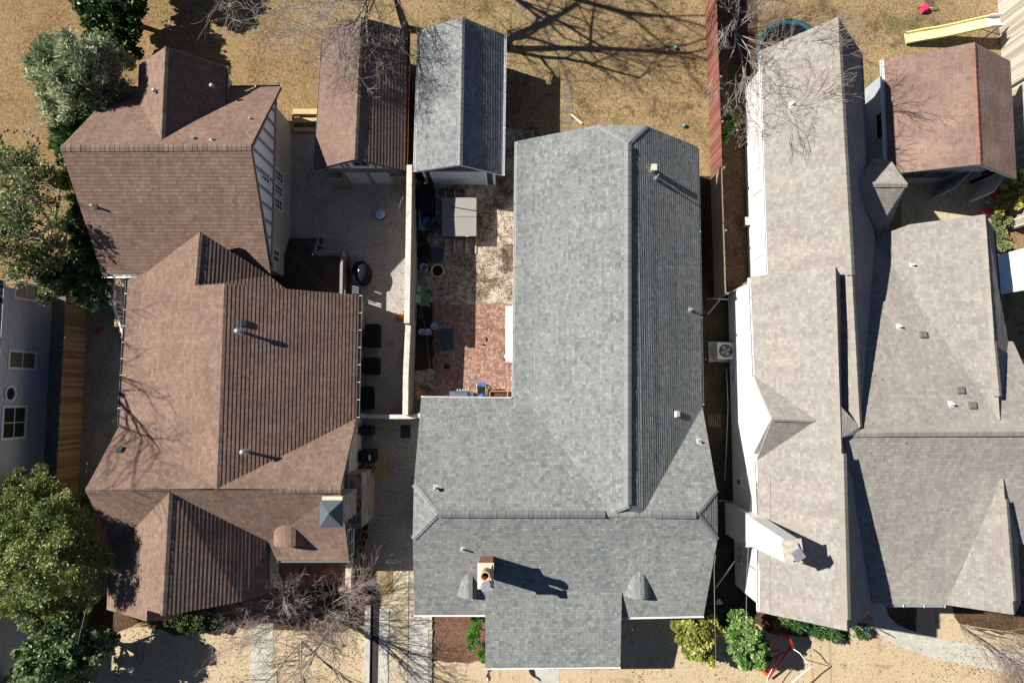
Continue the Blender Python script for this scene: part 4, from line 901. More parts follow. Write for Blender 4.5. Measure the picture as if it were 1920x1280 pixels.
for i in range(4):
    mb=MB(); z=Zd-.16*(i+1)-.02; yy=b.y+.26*i; mb.box(a.x-.3,xs-.1,yy+.005,yy+.25,z-.04,z); build('stair_tread',mb,M['deck'],dk)
mb=MB(); mb.beam((xs,yt,Zd+.95),(xs+.0,b.y+1.05,.95),.09,.05); mb.beam((xs,yt+.1,.4),(xs,b.y+1.02,.0),.05,.18); 
for q,z in ((b.y+.5,Zd-.35),(b.y+1.0,.0)): mb.box(xs-.04,xs+.04,q-.04,q+.04,max(0,z-.3),z+1.0)
build('stair_rail',mb,M['timber'],dk)
# side landing on the west
sd_=thing('side_landing','narrow timber landing with white railing beside the brown roof','landing',P(225,570))
mb=MB(); a=P(214,612,.6);b=P(246,520,.6); y=a.y
while y<b.y: mb.box(a.x,b.x+.3,y,y+.13,.56,.6); y+=.15
build('decking',mb,M['tan'],sd_)
railing(sd_,[(P(212,519,1.5).x,P(212,519,1.5).y,.6),(P(210,563,1.5).x,P(210,563,1.5).y,.6)],.6,.9,M['trimw']); 
a=P(210,565,1.5);b=P(233,634,.95); mb=MB(); mb.beam((a.x,a.y,1.5),(b.x,b.y,.95),.1,.05); mb.beam((a.x,a.y,.7),(b.x,b.y,.15),.05,.2)
for k in range(9):
    q=a.lerp(b,k/8); mb.box(q.x-.02,q.x+.02,q.y-.02,q.y+.02,max(0,1.5-.55*k/8-.9),1.5-.55*k/8)
build('stair_rail',mb,M['trimw'],sd_)
for k in range(4):
    mb=MB(); y0=P(214,612,.6).y-.28*(k+1); mb.box(P(226,612,.4).x,P(226,612,.4).x+.9,y0,y0+.27,.56-.14*(k+1),.6-.14*(k+1)); build('stair_tread',mb,M['tan'],sd_)
# ================================================================ hot tub
tb=thing('hot_tub','square hot tub under a grey folding cover, standing on gravel before the grey garage','hot tub',P(860,410))
x0=P(829,440,.9).x;x1=P(893,440,.9).x;y0=P(860,443,.9).y;y1=P(860,371,.9).y
mb=MB(); mb.obox(((x0+x1)/2,(y0+y1)/2),x1-x0-.08,y1-y0-.1,.08,.86,0,1.0)
x=x0+.1
while x<x1-.1: mb.box(x,x+.02,y0+.03,y0+.055,.1,.84); x+=.11
build('tub_body',mb,M['tubs'],tb)
ym=(y0+y1)/2
for (ya,yb) in ((y0,ym-.012),(ym+.012,y1)):
    mb=MB(); c=[]
    for z,i in ((.86,0),(.93,0),(.98,.05)):
        pass
    zr=lambda y:.99-.05*abs(y-ym)/(ym-y0)
    vs=[Vector((x,y,.86)) for y in (ya,yb) for x in (x0,x1)]+[Vector((x,y,zr(y))) for y in (ya,yb) for x in (x0,x1)]
    mb.hexa(vs); o=build('cover_panel',mb,M['tubc'],tb); md=o.modifiers.new('bevel','BEVEL'); md.width=.035; md.segments=3
mb=MB(); mb.tube([(x0+.45,y1-.5,1.0),(x1+.02,y1-.75,1.0)],.018); build('cover_lifter',mb,M['black'],tb)
mb=MB(); mb.box(x0+1.25,x0+1.4,y0-.02,y0+.01,.84,.92); build('latch',mb,M['trimw'],tb)
mb=MB()
for px in (836,852,874,892):
    q=P(px,410); mb.box(q.x-.045,q.x+.045,y0-.75,y1+.65,.0,.075)
tag(build('timber_base',mb,M['tan']),'parallel timber bearers sticking out from under the hot tub','timber')
# ---- small yard things
def bucket(name,label,cat,px,py,r,h,mat,top,group=None,ring=None):
    c=P(px,py,h); c.z=0; t_=thing(name,label,cat,c,group)
    mb=MB(); mb.lathe(c,[(r*.8,0),(r*.95,h*.95),(r*1.06,h*.95),(r*1.06,h),(r*.9,h),(r*.86,h*.8)],20,False); build('bucket_body' if 'bucket' in name else 'body',mb,mat,t_)
    mb=MB(); mb.lathe(c,[(r*.88,h*.82)],20,True); 
    if ring: mb=MB(); mb.lathe(c,[(r*.5,h+.0),(r*.5,h+.02),(r*.3,h+.025)],16,True)
    build('lid' if ring else 'contents',mb,top,t_); return t_
G='white lidded buckets on the patio edge'
for i,(px,py,l) in enumerate(((791,622,'white lidded bucket nearest the masonry wall, beside its twin'),(803,622,'white lidded bucket just right of the one by the wall'),(814,611,'white lidded bucket standing apart at the brick paving edge'))):
    bucket('bucket',l,'bucket',px,py,.17,.42,M['white'],M['lid'],G,True)
bucket('bucket','white bucket with blue centre beside the round planter','bucket',795,501,.2,.4,M['white'],M['blue'],None,True)
bucket('round_planter','round planter with pale rim and dark soil on the gravel','planter',820,507,.34,.42,M['cream'],M['soil'])
c=P(710,822,.45); c.z=0; t_=thing('round_table','small round grey-blue table beside the bins','table',c); mb=MB(); mb.lathe(c,[(.26,.42),(.31,.43),(.31,.46)],26); build('table_top',mb,M['slate'] if False else plain('grey_blue_top',(.15,.19,.22),.5),t_)
for k in range(3):
    mb=MB(); a=k*2.1; mb.tube([(c.x+.2*math.cos(a),c.y+.2*math.sin(a),.43),(c.x+.24*math.cos(a),c.y+.24*math.sin(a),0)],.02); build('leg',mb,M['black'],t_)
c=P(712.5,401,.55); c.z=0; t_=thing('fire_pit','round fire pit with pale blue lid alone on the gravel yard','fire pit',c); mb=MB(); mb.lathe(c,[(.2,0),(.25,.3),(.26,.5)],24); build('bowl',mb,M['black'],t_); mb=MB(); mb.lathe(c,[(.27,.5),(.275,.53),(.2,.57),(.01,.59)],28); build('lid',mb,M['lid'],t_)
def pumpkin(label,px,py,r):
    c=P(px,py,r); mb=MB(); n=24
    prof=[]
    base=len(mb.v); N=10
    for i in range(N+1):
        t=math.pi*i/N
        for k in range(n):
            a=2*math.pi*k/n; rr=r*math.sin(t)*(1+.09*math.cos(8*a)); mb.v.append((c.x+rr*math.cos(a),c.y+rr*math.sin(a),r*.8-r*.78*math.cos(t)))
    for i in range(N):
        for k in range(n): mb.f.append((i*n+k,i*n+(k+1)%n,(i+1)*n+(k+1)%n,(i+1)*n+k)); mb.uv+=[(0,0)]*4; mb.sm.append(True)
    o=thing('pumpkin',label,'pumpkin',(c.x,c.y,0)); build('pumpkin_body',mb,M['pumpkin'],o); s_=MB(); s_.tube([(c.x,c.y,r*1.5),(c.x+.02,c.y+.02,r*1.5+.08)],[.025,.018]); build('stem',s_,M['tan'],o)
pumpkin('large orange pumpkin in the sunlit patch beside the masonry wall',750,594,.2); pumpkin('orange pumpkin on dark gravel on the patio side of the wall',780,737,.16)
# white door-step lights reflected: small paving markers
# chairs
def slat_chair(label,px,py,ang,mat,group,scale=1.0):
    c=P(px,py,.4); c.z=0; t_=thing('patio_chair',label,'chair',c,group); ca,sa=math.cos(ang),math.sin(ang)
    def T(x,y,z): x*=scale;y*=scale; return Vector((c.x+x*ca-y*sa,c.y+x*sa+y*ca,z*scale))
    def bm_(mb,x0,x1,y0,y1,z0,z1,lean=0):
        mb.hexa([T(x,y+lean*(z-z0),z) for z in (z0,z1) for y in (y0,y1) for x in (x0,x1)])
    mb=MB()
    for k in range(7): y=-.26+k*.08; bm_(mb,-.27,.27,y,y+.055,.38-.008*k,.405-.008*k)
    build('seat',mb,mat,t_)
    mb=MB()
    for k in range(7): x=-.26+k*.077; mb.hexa([T(xx,yy,zz) for zz,dy in ((.38,0),(.95,.28)) for yy in (.28+dy,.31+dy) for xx in (x,x+.055)])
    for z,dy in ((.5,.05),(.88,.24)): mb.hexa([T(xx,yy,zz) for zz in (z,z+.05) for yy in (.315+dy,.34+dy) for xx in (-.27,.27)])
    build('backrest',mb,mat,t_)
    for s_ in (-1,1):
        mb=MB(); bm_(mb,s_*.33-.055,s_*.33+.055,-.32,.42,.6,.625); build('armrest',mb,mat,t_)
        for y in (-.28,.3): mb=MB(); bm_(mb,s_*.31-.025,s_*.31+.025,y-.03,y+.03,0,.6); build('leg',mb,mat,t_)
    return t_
slat_chair('dark slatted garden chair against the wall, nearer the toys',794,445,math.pi/2+.0,M['black'],None,.85); slat_chair('dark slatted garden chair against the wall, second from the toys',794,471,-.05,M['black'],None,.85)
slat_chair('small sage green plastic chair by the wall, partly behind the larger one',794,543,math.pi/2-.2,M['green'],None,.6); slat_chair('larger sage green plastic armchair beside the masonry wall',797,562,math.pi/2-.1,M['green'],None,.82)
slat_chair('blackened slatted chair in deep shade below the green armchair',802,590,math.pi/2,M['black'],None,.8)
def boxthing(name,label,cat,rect,z0,z1,mat,lidm=None,bev=.03,extra=None):
    x0,y0,x1,y1=rect; a=P(x0,y1,z1);b=P(x1,y0,z1); t_=thing(name,label,cat,((a.x+b.x)/2,(a.y+b.y)/2,0))
    mb=MB(); mb.box(a.x+.02,b.x-.02,a.y+.02,b.y-.02,z0,z1-.08); o=build('box_body',mb,mat,t_)
    for ob in (o,): md=ob.modifiers.new('bevel','BEVEL'); md.width=bev; md.segments=2
    mb=MB(); mb.box(a.x,b.x,a.y,b.y,z1-.078,z1); o=build('lid',mb,lidm or mat,t_); md=o.modifiers.new('bevel','BEVEL'); md.width=bev; md.segments=2
    mb=MB(); mb.box((a.x+b.x)/2-.08,(a.x+b.x)/2+.08,a.y-.03,a.y,z1-.14,z1-.1); build('handle',mb,M['dark'],t_)
    return t_,a,b
boxthing('storage_box','tall black storage box against the brown house, nearest the deck','storage box',(684,607,710,650),0,.9,M['blackcloth'])
boxthing('storage_box','black covered box, middle one along the brown house wall','storage box',(681,670,709,702),0,.85,M['blackcloth'])
boxthing('storage_box','long black covered box nearest the cross wall','storage box',(677,724,698,766),0,.8,M['blackcloth'])
boxthing('storage_box','tall black cabinet between the garage corner and the masonry wall','cabinet',(787,344,812,394),0,1.3,M['blackcloth'])
boxthing('storage_box','dark grey deck box beside the slatted chairs','storage box',(808,464,831,489),0,.5,M['slate'])
boxthing('side_table','square dark slate table in the shade on the brick paving','table',(826,616,850,655),.1,.45,M['slate'])
boxthing('cart','grey side cart beside the covered barbecue, under the eave','cart',(660,536,678,551),.1,.9,plain('cart_grey',(.1,.12,.13),.5))
def bin_(label,rect,mat,lab=None):
    t_,a,b=boxthing('wheeled_bin',label,'bin',rect,.05,1.02,mat,None,.05)
    for y in (a.y+.08,b.y-.08):
        mb=MB(); mb.tube([(a.x+.08,y-.03,.1),(a.x+.08,y+.03,.1)],.1,12); build('wheel',mb,M['black'],t_)
    if lab: mb=MB(); mb.box(*lab); build('sticker',mb,M['trimw'],t_)
bin_('black wheeled bin nearest the cross wall, in shade',(676,799,697,816),M['black'])
c=P(693,856,1.03); bin_('black wheeled bin with a white sticker on its lid',(675,843,703,867),M['black'],(c.x-.04,c.x+.05,c.y-.18,c.y+.1,1.021,1.026))
c=P(690,882,.8); c.z=0; t_=thing('round_bin','round grey-green bin with dished lid beside the black wheeled bin','bin',c); mb=MB(); mb.lathe(c,[(.24,0),(.3,.74)],24); build('bin_body',mb,M['black'],t_); mb=MB(); mb.lathe(c,[(.32,.74),(.33,.8),(.27,.8),(.24,.72),(.08,.75),(.01,.78)],24); build('lid',mb,plain('bin_green',(.13,.17,.15),.5),t_)
mb=MB(); a=P(751,821);b=P(770,796); mb.box(a.x,b.x,a.y,b.y,.014,.035)
for k in range(5): y=a.y+(b.y-a.y)*(k+.5)/5; mb.box(a.x+.03,b.x-.03,y-.02,y+.02,.035,.045)
tag(build('door_mat',mb,M['black']),'black ribbed mat lying on the gravel drive','mat')
mb=MB(); a=P(676,897);b=P(727,838); mb.box(a.x,b.x,a.y,b.y,.012,.03); o=build('hay_patch',mb,speckle('straw_patch',[(.3,C(.1,.08,.03)),(.5,C(.25,.2,.09)),(.75,C(.38,.31,.15))],22,2,.2,1,.04)); o['kind']='structure'; o.name='straw_patch'
# terracotta pots
for i,(px,py,r) in enumerate(((683,988,.21),(683,1004,.22),(678,1018,.23),(678,1032,.23),(677,1047,.24),(680,1063,.22),(674,1071,.2))):
    c=P(px,py,.4); c.z=0; w_=['first','second','third','fourth','fifth','sixth','seventh'][i]
    t_=thing('plant_pot','round terracotta pot, %s down the row from the stone chimney'%w_,'plant pot',c,'terracotta pots in a row beside the house wall')
    mb=MB(); mb.lathe(c,[(r*.65,0),(r*.95,.34),(r*1.08,.34),(r*1.08,.42),(r*.92,.42),(r*.9,.34)],18,False); build('pot',mb,M['terra'],t_); mb=MB(); mb.lathe(c,[(r*.9,.36)],18); build('soil',mb,M['soil'],t_)
# covered barbecue
c=P(674,511,.9); c.z=0; t_=thing('covered_barbecue','black covered kettle barbecue beside the deck railing','barbecue',c); mb=MB(); n=22; prof=[(1.02,0),(1.0,.5),(1.04,.85),(.95,1.0),(.6,1.12),(.02,1.16)]
r_=random.Random(3); sh=[1+.1*math.sin(2*k*math.pi/n*1+1)+r_.uniform(-.04,.04) for k in range(n)]
for i,(q,z) in enumerate(prof):
    for k in range(n): a=2*math.pi*k/n; mb.v.append((c.x+.46*q*sh[k]*math.cos(a),c.y+.6*q*sh[k]*math.sin(a),z))
for i in range(len(prof)-1):
    for k in range(n): mb.f.append((i*n+k,i*n+(k+1)%n,(i+1)*n+(k+1)%n,(i+1)*n+k)); mb.uv+=[(0,0)]*4; mb.sm.append(True)
build('cover',mb,M['blackcloth'],t_); mb=MB(); mb.box(c.x-.02,c.x+.03,c.y+.02,c.y+.14,1.15,1.165); build('cover_patch',mb,M['trimw'],t_)
mb=MB(); mb.tube([(c.x+.42,c.y-.2,.8),(c.x+.56,c.y-.28,.8),(c.x+.5,c.y-.5,.8)],.05); build('handle',mb,M['blackcloth'],t_)
# toys by the wall
def blob(name,label,cat,px,py,w_,d_,h_,mat,seed=0,z=0):
    c=P(px,py,h_/2+z); r=random.Random(seed); mb=MB(); n=14;N=7
    for i in range(N+1):
        t=math.pi*i/N
        for k in range(n):
            a=2*math.pi*k/n; j=1+.18*math.sin(3*a+seed)+.1*math.sin(5*a+t*3+seed); mb.v.append((c.x+w_/2*math.sin(t)*math.cos(a)*j,c.y+d_/2*math.sin(t)*math.sin(a)*j,z+h_/2-h_/2*math.cos(t)))
    for i in range(N):
        for k in range(n): mb.f.append((i*n+k,i*n+(k+1)%n,(i+1)*n+(k+1)%n,(i+1)*n+k)); mb.uv+=[(0,0)]*4; mb.sm.append(True)
    o=tag(build(name,mb,mat),label,cat); return o
t_=thing('toy_rack','blue and teal plastic toy rack against the masonry wall','toy rack',P(792,412))
a=P(786,430,.5);b=P(790,394,.5); mb=MB(); mb.box(a.x,b.x,a.y,b.y,0,.8); build('panel',mb,M['teal'],t_)
for k,(px,py) in enumerate(((793,400),(796,410),(794,420),(799,414))):
    q=P(px,py,.4); mb=MB(); mb.obox(q,.22,.28,.05,.5+.08*k,k*.7,.8); build('bin',mb,M['blue'],t_)
c=P(793,428,.3); mb=MB(); mb.obox(c,.1,.25,0,.3); build('block',mb,M['yellowp'],t_)
def bicycle(name,label,px,py,ang,mat,s=.6,z=.05):
    c=P(px,py,0); t_=thing(name,label,'bicycle',c); ca,sa=math.cos(ang),math.sin(ang)
    T=lambda x,y,zz:Vector((c.x+(x*ca-y*sa)*s,c.y+(x*sa+y*ca)*s,z+zz*s))
    tilt=.25  # lying over on its side
    def Q(x,h): return T(x,h*.93,h*.3+.05)
    nrm=(Q(0,1)-Q(0,0)).cross(Q(1,0)-Q(0,0))
    for x in (-.55,.55):
        mb=MB(); mb.torus(Q(x,.33),.31*s,.022*s,nrm,24); w_=build('wheel',mb,M['black'],t_)
        mb=MB(); 
        for k in range(6): a=k*math.pi/6; e=(Q(x+.3*math.cos(a),.33+.3*math.sin(a)),Q(x-.3*math.cos(a),.33-.3*math.sin(a))); mb.tube(e,.004,3)
        build('spokes',mb,M['galv'],w_)
    mb=MB()
    for p in (((-.55,.33),(-.15,.85)),((-.15,.85),(.4,.8)),((-.05,.3),(.4,.75)),((-.05,.3),(-.15,.85)),((-.55,.33),(-.05,.3)),((.55,.33),(.4,.85)),((.4,.85),(.36,1.0))): mb.tube([Q(*p[0]),Q(*p[1])],.022*s+.004,6)
    build('bicycle_frame',mb,mat,t_)
    mb=MB(); h=Q(.36,1.0); nn=nrm.normalized(); mb.tube([h-nn*.28*s+(Q(.25,1.0)-h),h-nn*.2*s,h+nn*.2*s,h+nn*.28*s+(Q(.25,1.0)-h)],.016,6); build('handlebar',mb,M['galv'],t_)
    mb=MB(); q=Q(-.17,.92); mb.obox(q,.24*s,.12*s,q.z-.03,q.z+.03,ang,.9); build('saddle',mb,M['black'],t_)
bicycle('bicycle','small purple child bicycle lying on gravel beside the round planter',830,497,2.2,M['purple'],.62); bicycle('bicycle','white and red child bicycle leaning by the white table',948,683,-.9,M['white'],.75,.1)
# white trestle table under the eave, partly below the roof edge
t_=thing('folding_table','long white folding table in full sun against the grey-roofed house','table',P(955,625))
a=P(948,678,.75);b=P(964,574,.75); mb=MB(); mb.box(a.x,b.x+.25,a.y,b.y,.71,.75); o=build('table_top',mb,M['white'],t_)
for y in (a.y+.3,b.y-.3):
    for x in (a.x+.08,b.x+.15): mb=MB(); mb.tube([(x,y,.71),(x,y,0)],.02); build('leg',mb,M['galv'],t_)
# steel barbecue
t_=thing('barbecue','stainless steel gas barbecue with knobs against the grey roof eave','barbecue',P(863,740))
a=P(842,750,1.05);b=P(887,731,1.05); mb=MB(); mb.box(a.x+.32,b.x-.3,a.y,b.y-.02,.35,.9); mb.box(a.x+.3,b.x-.28,a.y+.05,b.y-.1,0,.35); build('cabinet',mb,M['steel'],t_)
mb=MB(); n=8; xs=(a.x+.32,b.x-.3); 
for i in range(n):
    t0=math.pi*i/n;t1=math.pi*(i+1)/n; yc=(a.y+b.y)/2-.04; q=[Vector((x,yc+.24*math.cos(t),.9+.2*math.sin(t))) for t in (t0,t1) for x in xs]; mb.face([q[0],q[1],q[3],q[2]])
for x in xs: mb.face([Vector((x,yc+.24*math.cos(math.pi*i/n),.9+.2*math.sin(math.pi*i/n))) for i in range(n+1)])
build('hood',mb,M['steel'],t_)
for (u0,u1) in ((a.x,a.x+.3),(b.x-.28,b.x)): mb=MB(); mb.box(u0,u1,a.y+.05,b.y-.06,.88,.91); build('side_shelf',mb,M['steel'],t_)
for k in range(5): mb=MB(); x=a.x+.42+k*.14; mb.tube([(x,b.y-.02,.82),(x,b.y+.05,.82)],.028,10); build('knob',mb,M['white'],t_)
t_=thing('stroller','blue and grey folded pushchair beside the steel barbecue','pushchair',P(903,735)); c=P(903,735,.5)
mb=MB(); mb.hexa([Vector((c.x+x,c.y+y,z)) for z,yy in ((.45,0),(.5,0)) for y in (-.35,.3) for x in (-.2,.2)]); build('seat',mb,M['black'],t_)
mb=MB(); mb.lathe((c.x,c.y-.28,.5),[(.22,0),(.2,.2),(.05,.3)],14); build('canopy',mb,M['blue'],t_); mb=MB(); mb.obox((c.x,c.y+.42),.44,.14,.85,.95); build('handlebar',mb,M['blue'],t_)
for x in (-.24,.24):
    mb=MB(); mb.tube([(c.x+x,c.y+.42,.88),(c.x+x,c.y-.1,.5),(c.x+x,c.y-.4,.12)],.018); build('frame',mb,M['galv'],t_)
    for y in (-.4,.3): mb=MB(); mb.torus((c.x+x,c.y+y,.12),.1,.025,(1,0,0),14); build('wheel',mb,M['black'],t_)
t_=thing('wooden_planter','open reddish timber planter box holding brown leaves at the patio corner','planter',P(940,740)); a=P(917,750,.5);b=P(963,732,.5)
tm_=plain('red_cedar',(.38,.17,.09),.8)
mb=MB(); mb.box(a.x,b.x,b.y-.06,b.y,0,.5); mb.box(a.x,b.x,a.y-.3,a.y-.24,0,.5); mb.box(a.x,a.x+.06,a.y-.24,b.y-.06,0,.5); mb.box(b.x-.35,b.x-.29,a.y-.24,b.y-.06,0,.5); build('planter_box',mb,tm_,t_); mb=MB(); mb.box(a.x+.06,b.x-.35,a.y-.24,b.y-.06,0,.3); build('soil',mb,M['mulch'],t_)
# small clutter on the patio
for px,py,w_,d_,m,l in ((912,636,.1,.22,'dark','small black garden tool lying on sunlit brick'),(907,646,.12,.12,'black','small dark pebble of plastic on sunlit brick'),(838,687,.3,.25,'black','dark crumpled cloth on shaded brick')): blob('yard_litter',l,'litter',px,py,w_,d_,.06,M[m],px,.016)
# ================================================================ alley by the white house
t_=thing('air_conditioner','square outdoor air conditioner with round fan grille in the alley','air conditioner',P(1360,657))
a=P(1346,673,.85);b=P(1377,642,.85); mb=MB(); mb.box(a.x,b.x,a.y,b.y,.08,.8); o=build('casing',mb,M['acw'],t_); md=o.modifiers.new('bevel','BEVEL'); md.width=.05;md.segments=3
c=((a.x+b.x)/2,(a.y+b.y)/2,0); mb=MB(); mb.lathe(c,[(.34,.8),(.34,.835),(.31,.835),(.3,.8)],28,False); build('fan_ring',mb,M['black'],t_)
mb=MB(); mb.lathe(c,[(.3,.803)],28); build('fan_well',mb,M['dark'],t_)
mb=MB()
for k in range(4):
    aa=k*math.pi/2+.3; q=[Vector((c[0]+rr*math.cos(aa+da),c[1]+rr*math.sin(aa+da),.806+.01*da)) for rr,da in ((.06,-.3),(.27,-.1),(.28,.55),(.06,.6))]; mb.face(q)
build('fan_blade',mb,plain('fan_blades',(.3,.27,.22),.4),t_)
mb=MB()
for rr in (.08,.13,.18,.23,.28): mb.torus((c[0],c[1],.84),rr,.004,(0,0,1),26)
for k in range(4): aa=k*math.pi/4; mb.tube([(c[0]-.31*math.cos(aa),c[1]-.31*math.sin(aa),.845),(c[0]+.31*math.cos(aa),c[1]+.31*math.sin(aa),.845)],.005,4)
build('grille',mb,M['galv'],t_); mb=MB(); mb.box(a.x-.25,b.x+.1,a.y-.1,b.y+.1,0,.08); build('pad',mb,M['concrete2'],t_)
mb=MB(); mb.tube([P(1362,690,.3),P(1365,760,.3),P(1362,840,.3),P(1359,900,.3)],.022,6); tag(build('conduit',mb,M['galv']),'thin pale pipe running along the alley below the air conditioner','pipe')
mb=MB(); a=P(1350,562,1.2);b=P(1327,589,.9); mb.beam(a,b,.06,.04); tag(build('downpipe',mb,M['galv']),'loose pale downpipe slanting near the alley gate','pipe')
mb=MB(); mb.tube([P(1325,560,1.2),P(1366,561,1.2)],.02,6); tag(build('gate_bar',mb,M['galv']),'thin horizontal bar across the alley beside the gate','bar')
mb=MB(); mb.beam(P(1346,938,1.0),P(1376,940,1.0),.05,.05); tag(build('gate_rail',mb,M['weather']),'short rail crossing the alley beside the white chimney','rail')
mb=MB(); mb.tube([P(1378,1050,2.2),P(1342,1102,2.2)],.03,6); tag(build('conduit',mb,M['galv']),'slanting conduit from the meters on the white wall','pipe')
mb=MB(); a=P(1328,800);b=P(1352,776)
for k in range(6): x=a.x+(b.x-a.x)*k/6; mb.box(x,x+.06,a.y,b.y,.01,.05)
tag(build('wooden_pallet',mb,M['brownfence']),'dark slatted pallet on the alley soil','pallet')
blob('paper_scrap','crumpled pale blue scrap on the alley soil near the bushes','litter',1348,1128,.35,.3,.12,M['lid'],3)
# ================================================================ back lawns: toys, slide, trampoline
t_=thing('garden_slide','long pale yellow plastic slide on the upper right lawn','slide',P(1790,60))
A0=P(1697,73,.1);A1=P(1850,43,1.25); mb=MB(); N=14; d=(A1-A0); hd=Vector((d.x,d.y,0)).normalized(); s_=Vector((-hd.y,hd.x,0)); ring=[]
for i in range(N+1):
    f=i/N; p=A0+d*f; p.z=.12+1.15*(f**1.15)+.04*math.sin(f*9); w_=.27
    ring.append([p-s_*(w_+.05)+Vector((0,0,.16)),p-s_*w_+Vector((0,0,.16)),p-s_*(w_-.04),p+s_*(w_-.04),p+s_*w_+Vector((0,0,.16)),p+s_*(w_+.05)+Vector((0,0,.16)),p+s_*(w_+.04)-Vector((0,0,.04)),p-s_*(w_+.04)-Vector((0,0,.04))])
for i in range(N):
    for k in range(8): mb.face([ring[i][k],ring[i][(k+1)%8],ring[i+1][(k+1)%8],ring[i+1][k]])
build('chute',mb,M['yellowp'],t_)
q=A1+hd*.35; mb=MB(); ang=math.atan2(hd.y,hd.x); mb.obox(q,.7,.62,1.22,1.3,ang); build('platform',mb,M['white'],t_)
for sg in (-1,1): mb=MB(); qq=q+s_*sg*.3; mb.obox(qq,.7,.05,1.3,1.55,ang); build('side_panel',mb,M['white'],t_)
for sg in (-1,1):
    mb=MB(); qq=q+s_*sg*.28+hd*.28; mb.tube([qq+Vector((0,0,0)),qq+Vector((0,0,1.25))] if False else [Vector((qq.x,qq.y,0)),Vector((qq.x,qq.y,1.25))],.03); build('leg',mb,M['blue'],t_)
t_=thing('toy_ride_on','small red and pink ride-on toy lying on the upper right lawn','toy',P(1738,16)); c=P(1733,16,.15)
mb=MB(); mb.obox(c,.45,.4,.05,.3,.4,.7); build('body',mb,M['pink'],t_); 
for sx in (-.2,.2):
    mb=MB(); mb.torus((c.x+sx,c.y+.05,.1),.1,.035,(.2,1,0),12); build('wheel',mb,M['red'],t_)
mb=MB(); mb.tube([(c.x+.2,c.y,.15),(c.x+.6,c.y+.02,.2),(c.x+.8,c.y+.05,.1)],.03); build('push_handle',mb,M['galv'],t_)
for px,py,l in ((1267,89,'teal ball on the central lawn, nearer the top of the yard'),(1283,235,'teal ball on the central lawn close to the grey hipped roof')):
    mb=MB(); mb.sphere(P(px,py,.12),.11,8); tag(build('ball',mb,M['teal']),l,'ball')
t_=thing('toy_glider','green and white toy glider lying on the lawn near the stepping stones','toy',P(1080,225)); a=P(1072,216,.06);b=P(1090,231,.06)
mb=MB(); mb.beam(a,b,.07,.04); build('body',mb,M['white'],t_)
for q in (a,b): mb=MB(); mb.obox(q,.16,.1,.03,.07,-.7); build('tip',mb,M['green'],t_)
t_=thing('trampoline','round trampoline with teal edge pad behind the vines','trampoline',P(1480,95)); c=P(1481,97,.8); mb=MB(); mb.lathe((c.x,c.y,0),[(1.85,.74),(1.85,.84),(1.55,.84),(1.55,.78)],40,False); build('edge_pad',mb,plain('teal_pad',(.03,.12,.13),.5),t_); mb=MB(); mb.lathe((c.x,c.y,0),[(1.55,.8)],40); build('mat',mb,M['black'],t_)
for k in range(6): mb=MB(); a=k*math.pi/3; mb.tube([(c.x+1.75*math.cos(a),c.y+1.75*math.sin(a),0),(c.x+1.75*math.cos(a),c.y+1.75*math.sin(a),.75)],.03); build('leg',mb,M['galv'],t_)
# stepping stones and stone edging
sm=plain('stepping_stone',(.2,.16,.125),.9,.1,.2,5)
for i,(px,py) in enumerate(((978,15),(998,36),(1012,52),(1026,68),(1036,86),(1047,94),(1056,112),(1062,150),(1062,168),(1065,185),(1066,205),(1064,224),(1066,242))):
    mb=MB(); c=P(px,py); mb.obox(c,.44,.38,.0,.02,R.uniform(-.5,.5)+(.7 if i<6 else 0)); o=build('stepping_stone',mb,sm); md=o.modifiers.new('bevel','BEVEL'); md.width=.015
    tag(o,'brown stepping stone, '+('part of the slanting upper run of the lawn path' if i<7 else 'part of the lower run beside the garage shadow'),'stepping stone','stepping stones of the upper run' if i<7 else 'stepping stones of the lower run')
r_=random.Random(5)
bm2=MB()
for k in range(26):
    a=math.pi*1.06-math.pi*1.25*k/25; c=P(28,277); x=c.x+1.25*math.cos(a); y=c.y+.95*math.sin(a)
    o=bm2; x+=r_.uniform(-.12,.12); y+=r_.uniform(-.1,.1); o.lathe((x,y,-.03),[(r_.uniform(.05,.1),0),(r_.uniform(.05,.1),.06),(.02,.09)],7)
tag(build('stone_edging',bm2,plain('rubble',(.2,.17,.14),.95,.1,.3,6)),'curved rubble stone edging round a bare bed at the left edge','edging')
mb=MB(); a=P(31,441,1.2);b=P(51,415,1.2); mb.obox(((a.x+b.x)/2,(a.y+b.y)/2),b.x-a.x,b.y-a.y,1.12,1.2); t_=thing('garden_table','small white square table showing among the evergreen crowns','table',((a.x+b.x)/2,(a.y+b.y)/2,0)); build('table_top',mb,M['white'],t_)
for x in (a.x+.05,b.x-.05):
    for y in (a.y+.05,b.y-.05): mb=MB(); mb.tube([(x,y,0),(x,y,1.12)],.03); build('leg',mb,M['white'],t_)
c=P(179,576,.2); mb=MB(); mb.sphere(c,.17,8); tag(build('ball',mb,M['teal']),'teal ball beside the brown fence in the side yard','ball')
c=P(174,582,.1); mb=MB(); mb.sphere(c,.12,8); tag(build('ball',mb,M['yellowp']),'small yellow ball touching the teal one in the side yard','ball')
blob('toy_heap','red toy lying in the side yard near the brown fence','toy',188,620,.5,.35,.2,M['red'],2)
# open door clutter by the reddish garage
blob('beanbag','pink cloth heap on the apron beside the open garage doors','cloth heap',1853,397,.95,.4,.35,M['pink'],1); blob('beanbag','dark red cloth heap near the hedge by the garage door','cloth heap',1868,362,.5,.7,.4,plain('crimson_cloth',(.35,.02,.06),.7),4); blob('bag','pale lilac bag on the apron by the garage doors','bag',1853,379,.5,.25,.25,plain('lilac',(.3,.32,.5),.6),6)
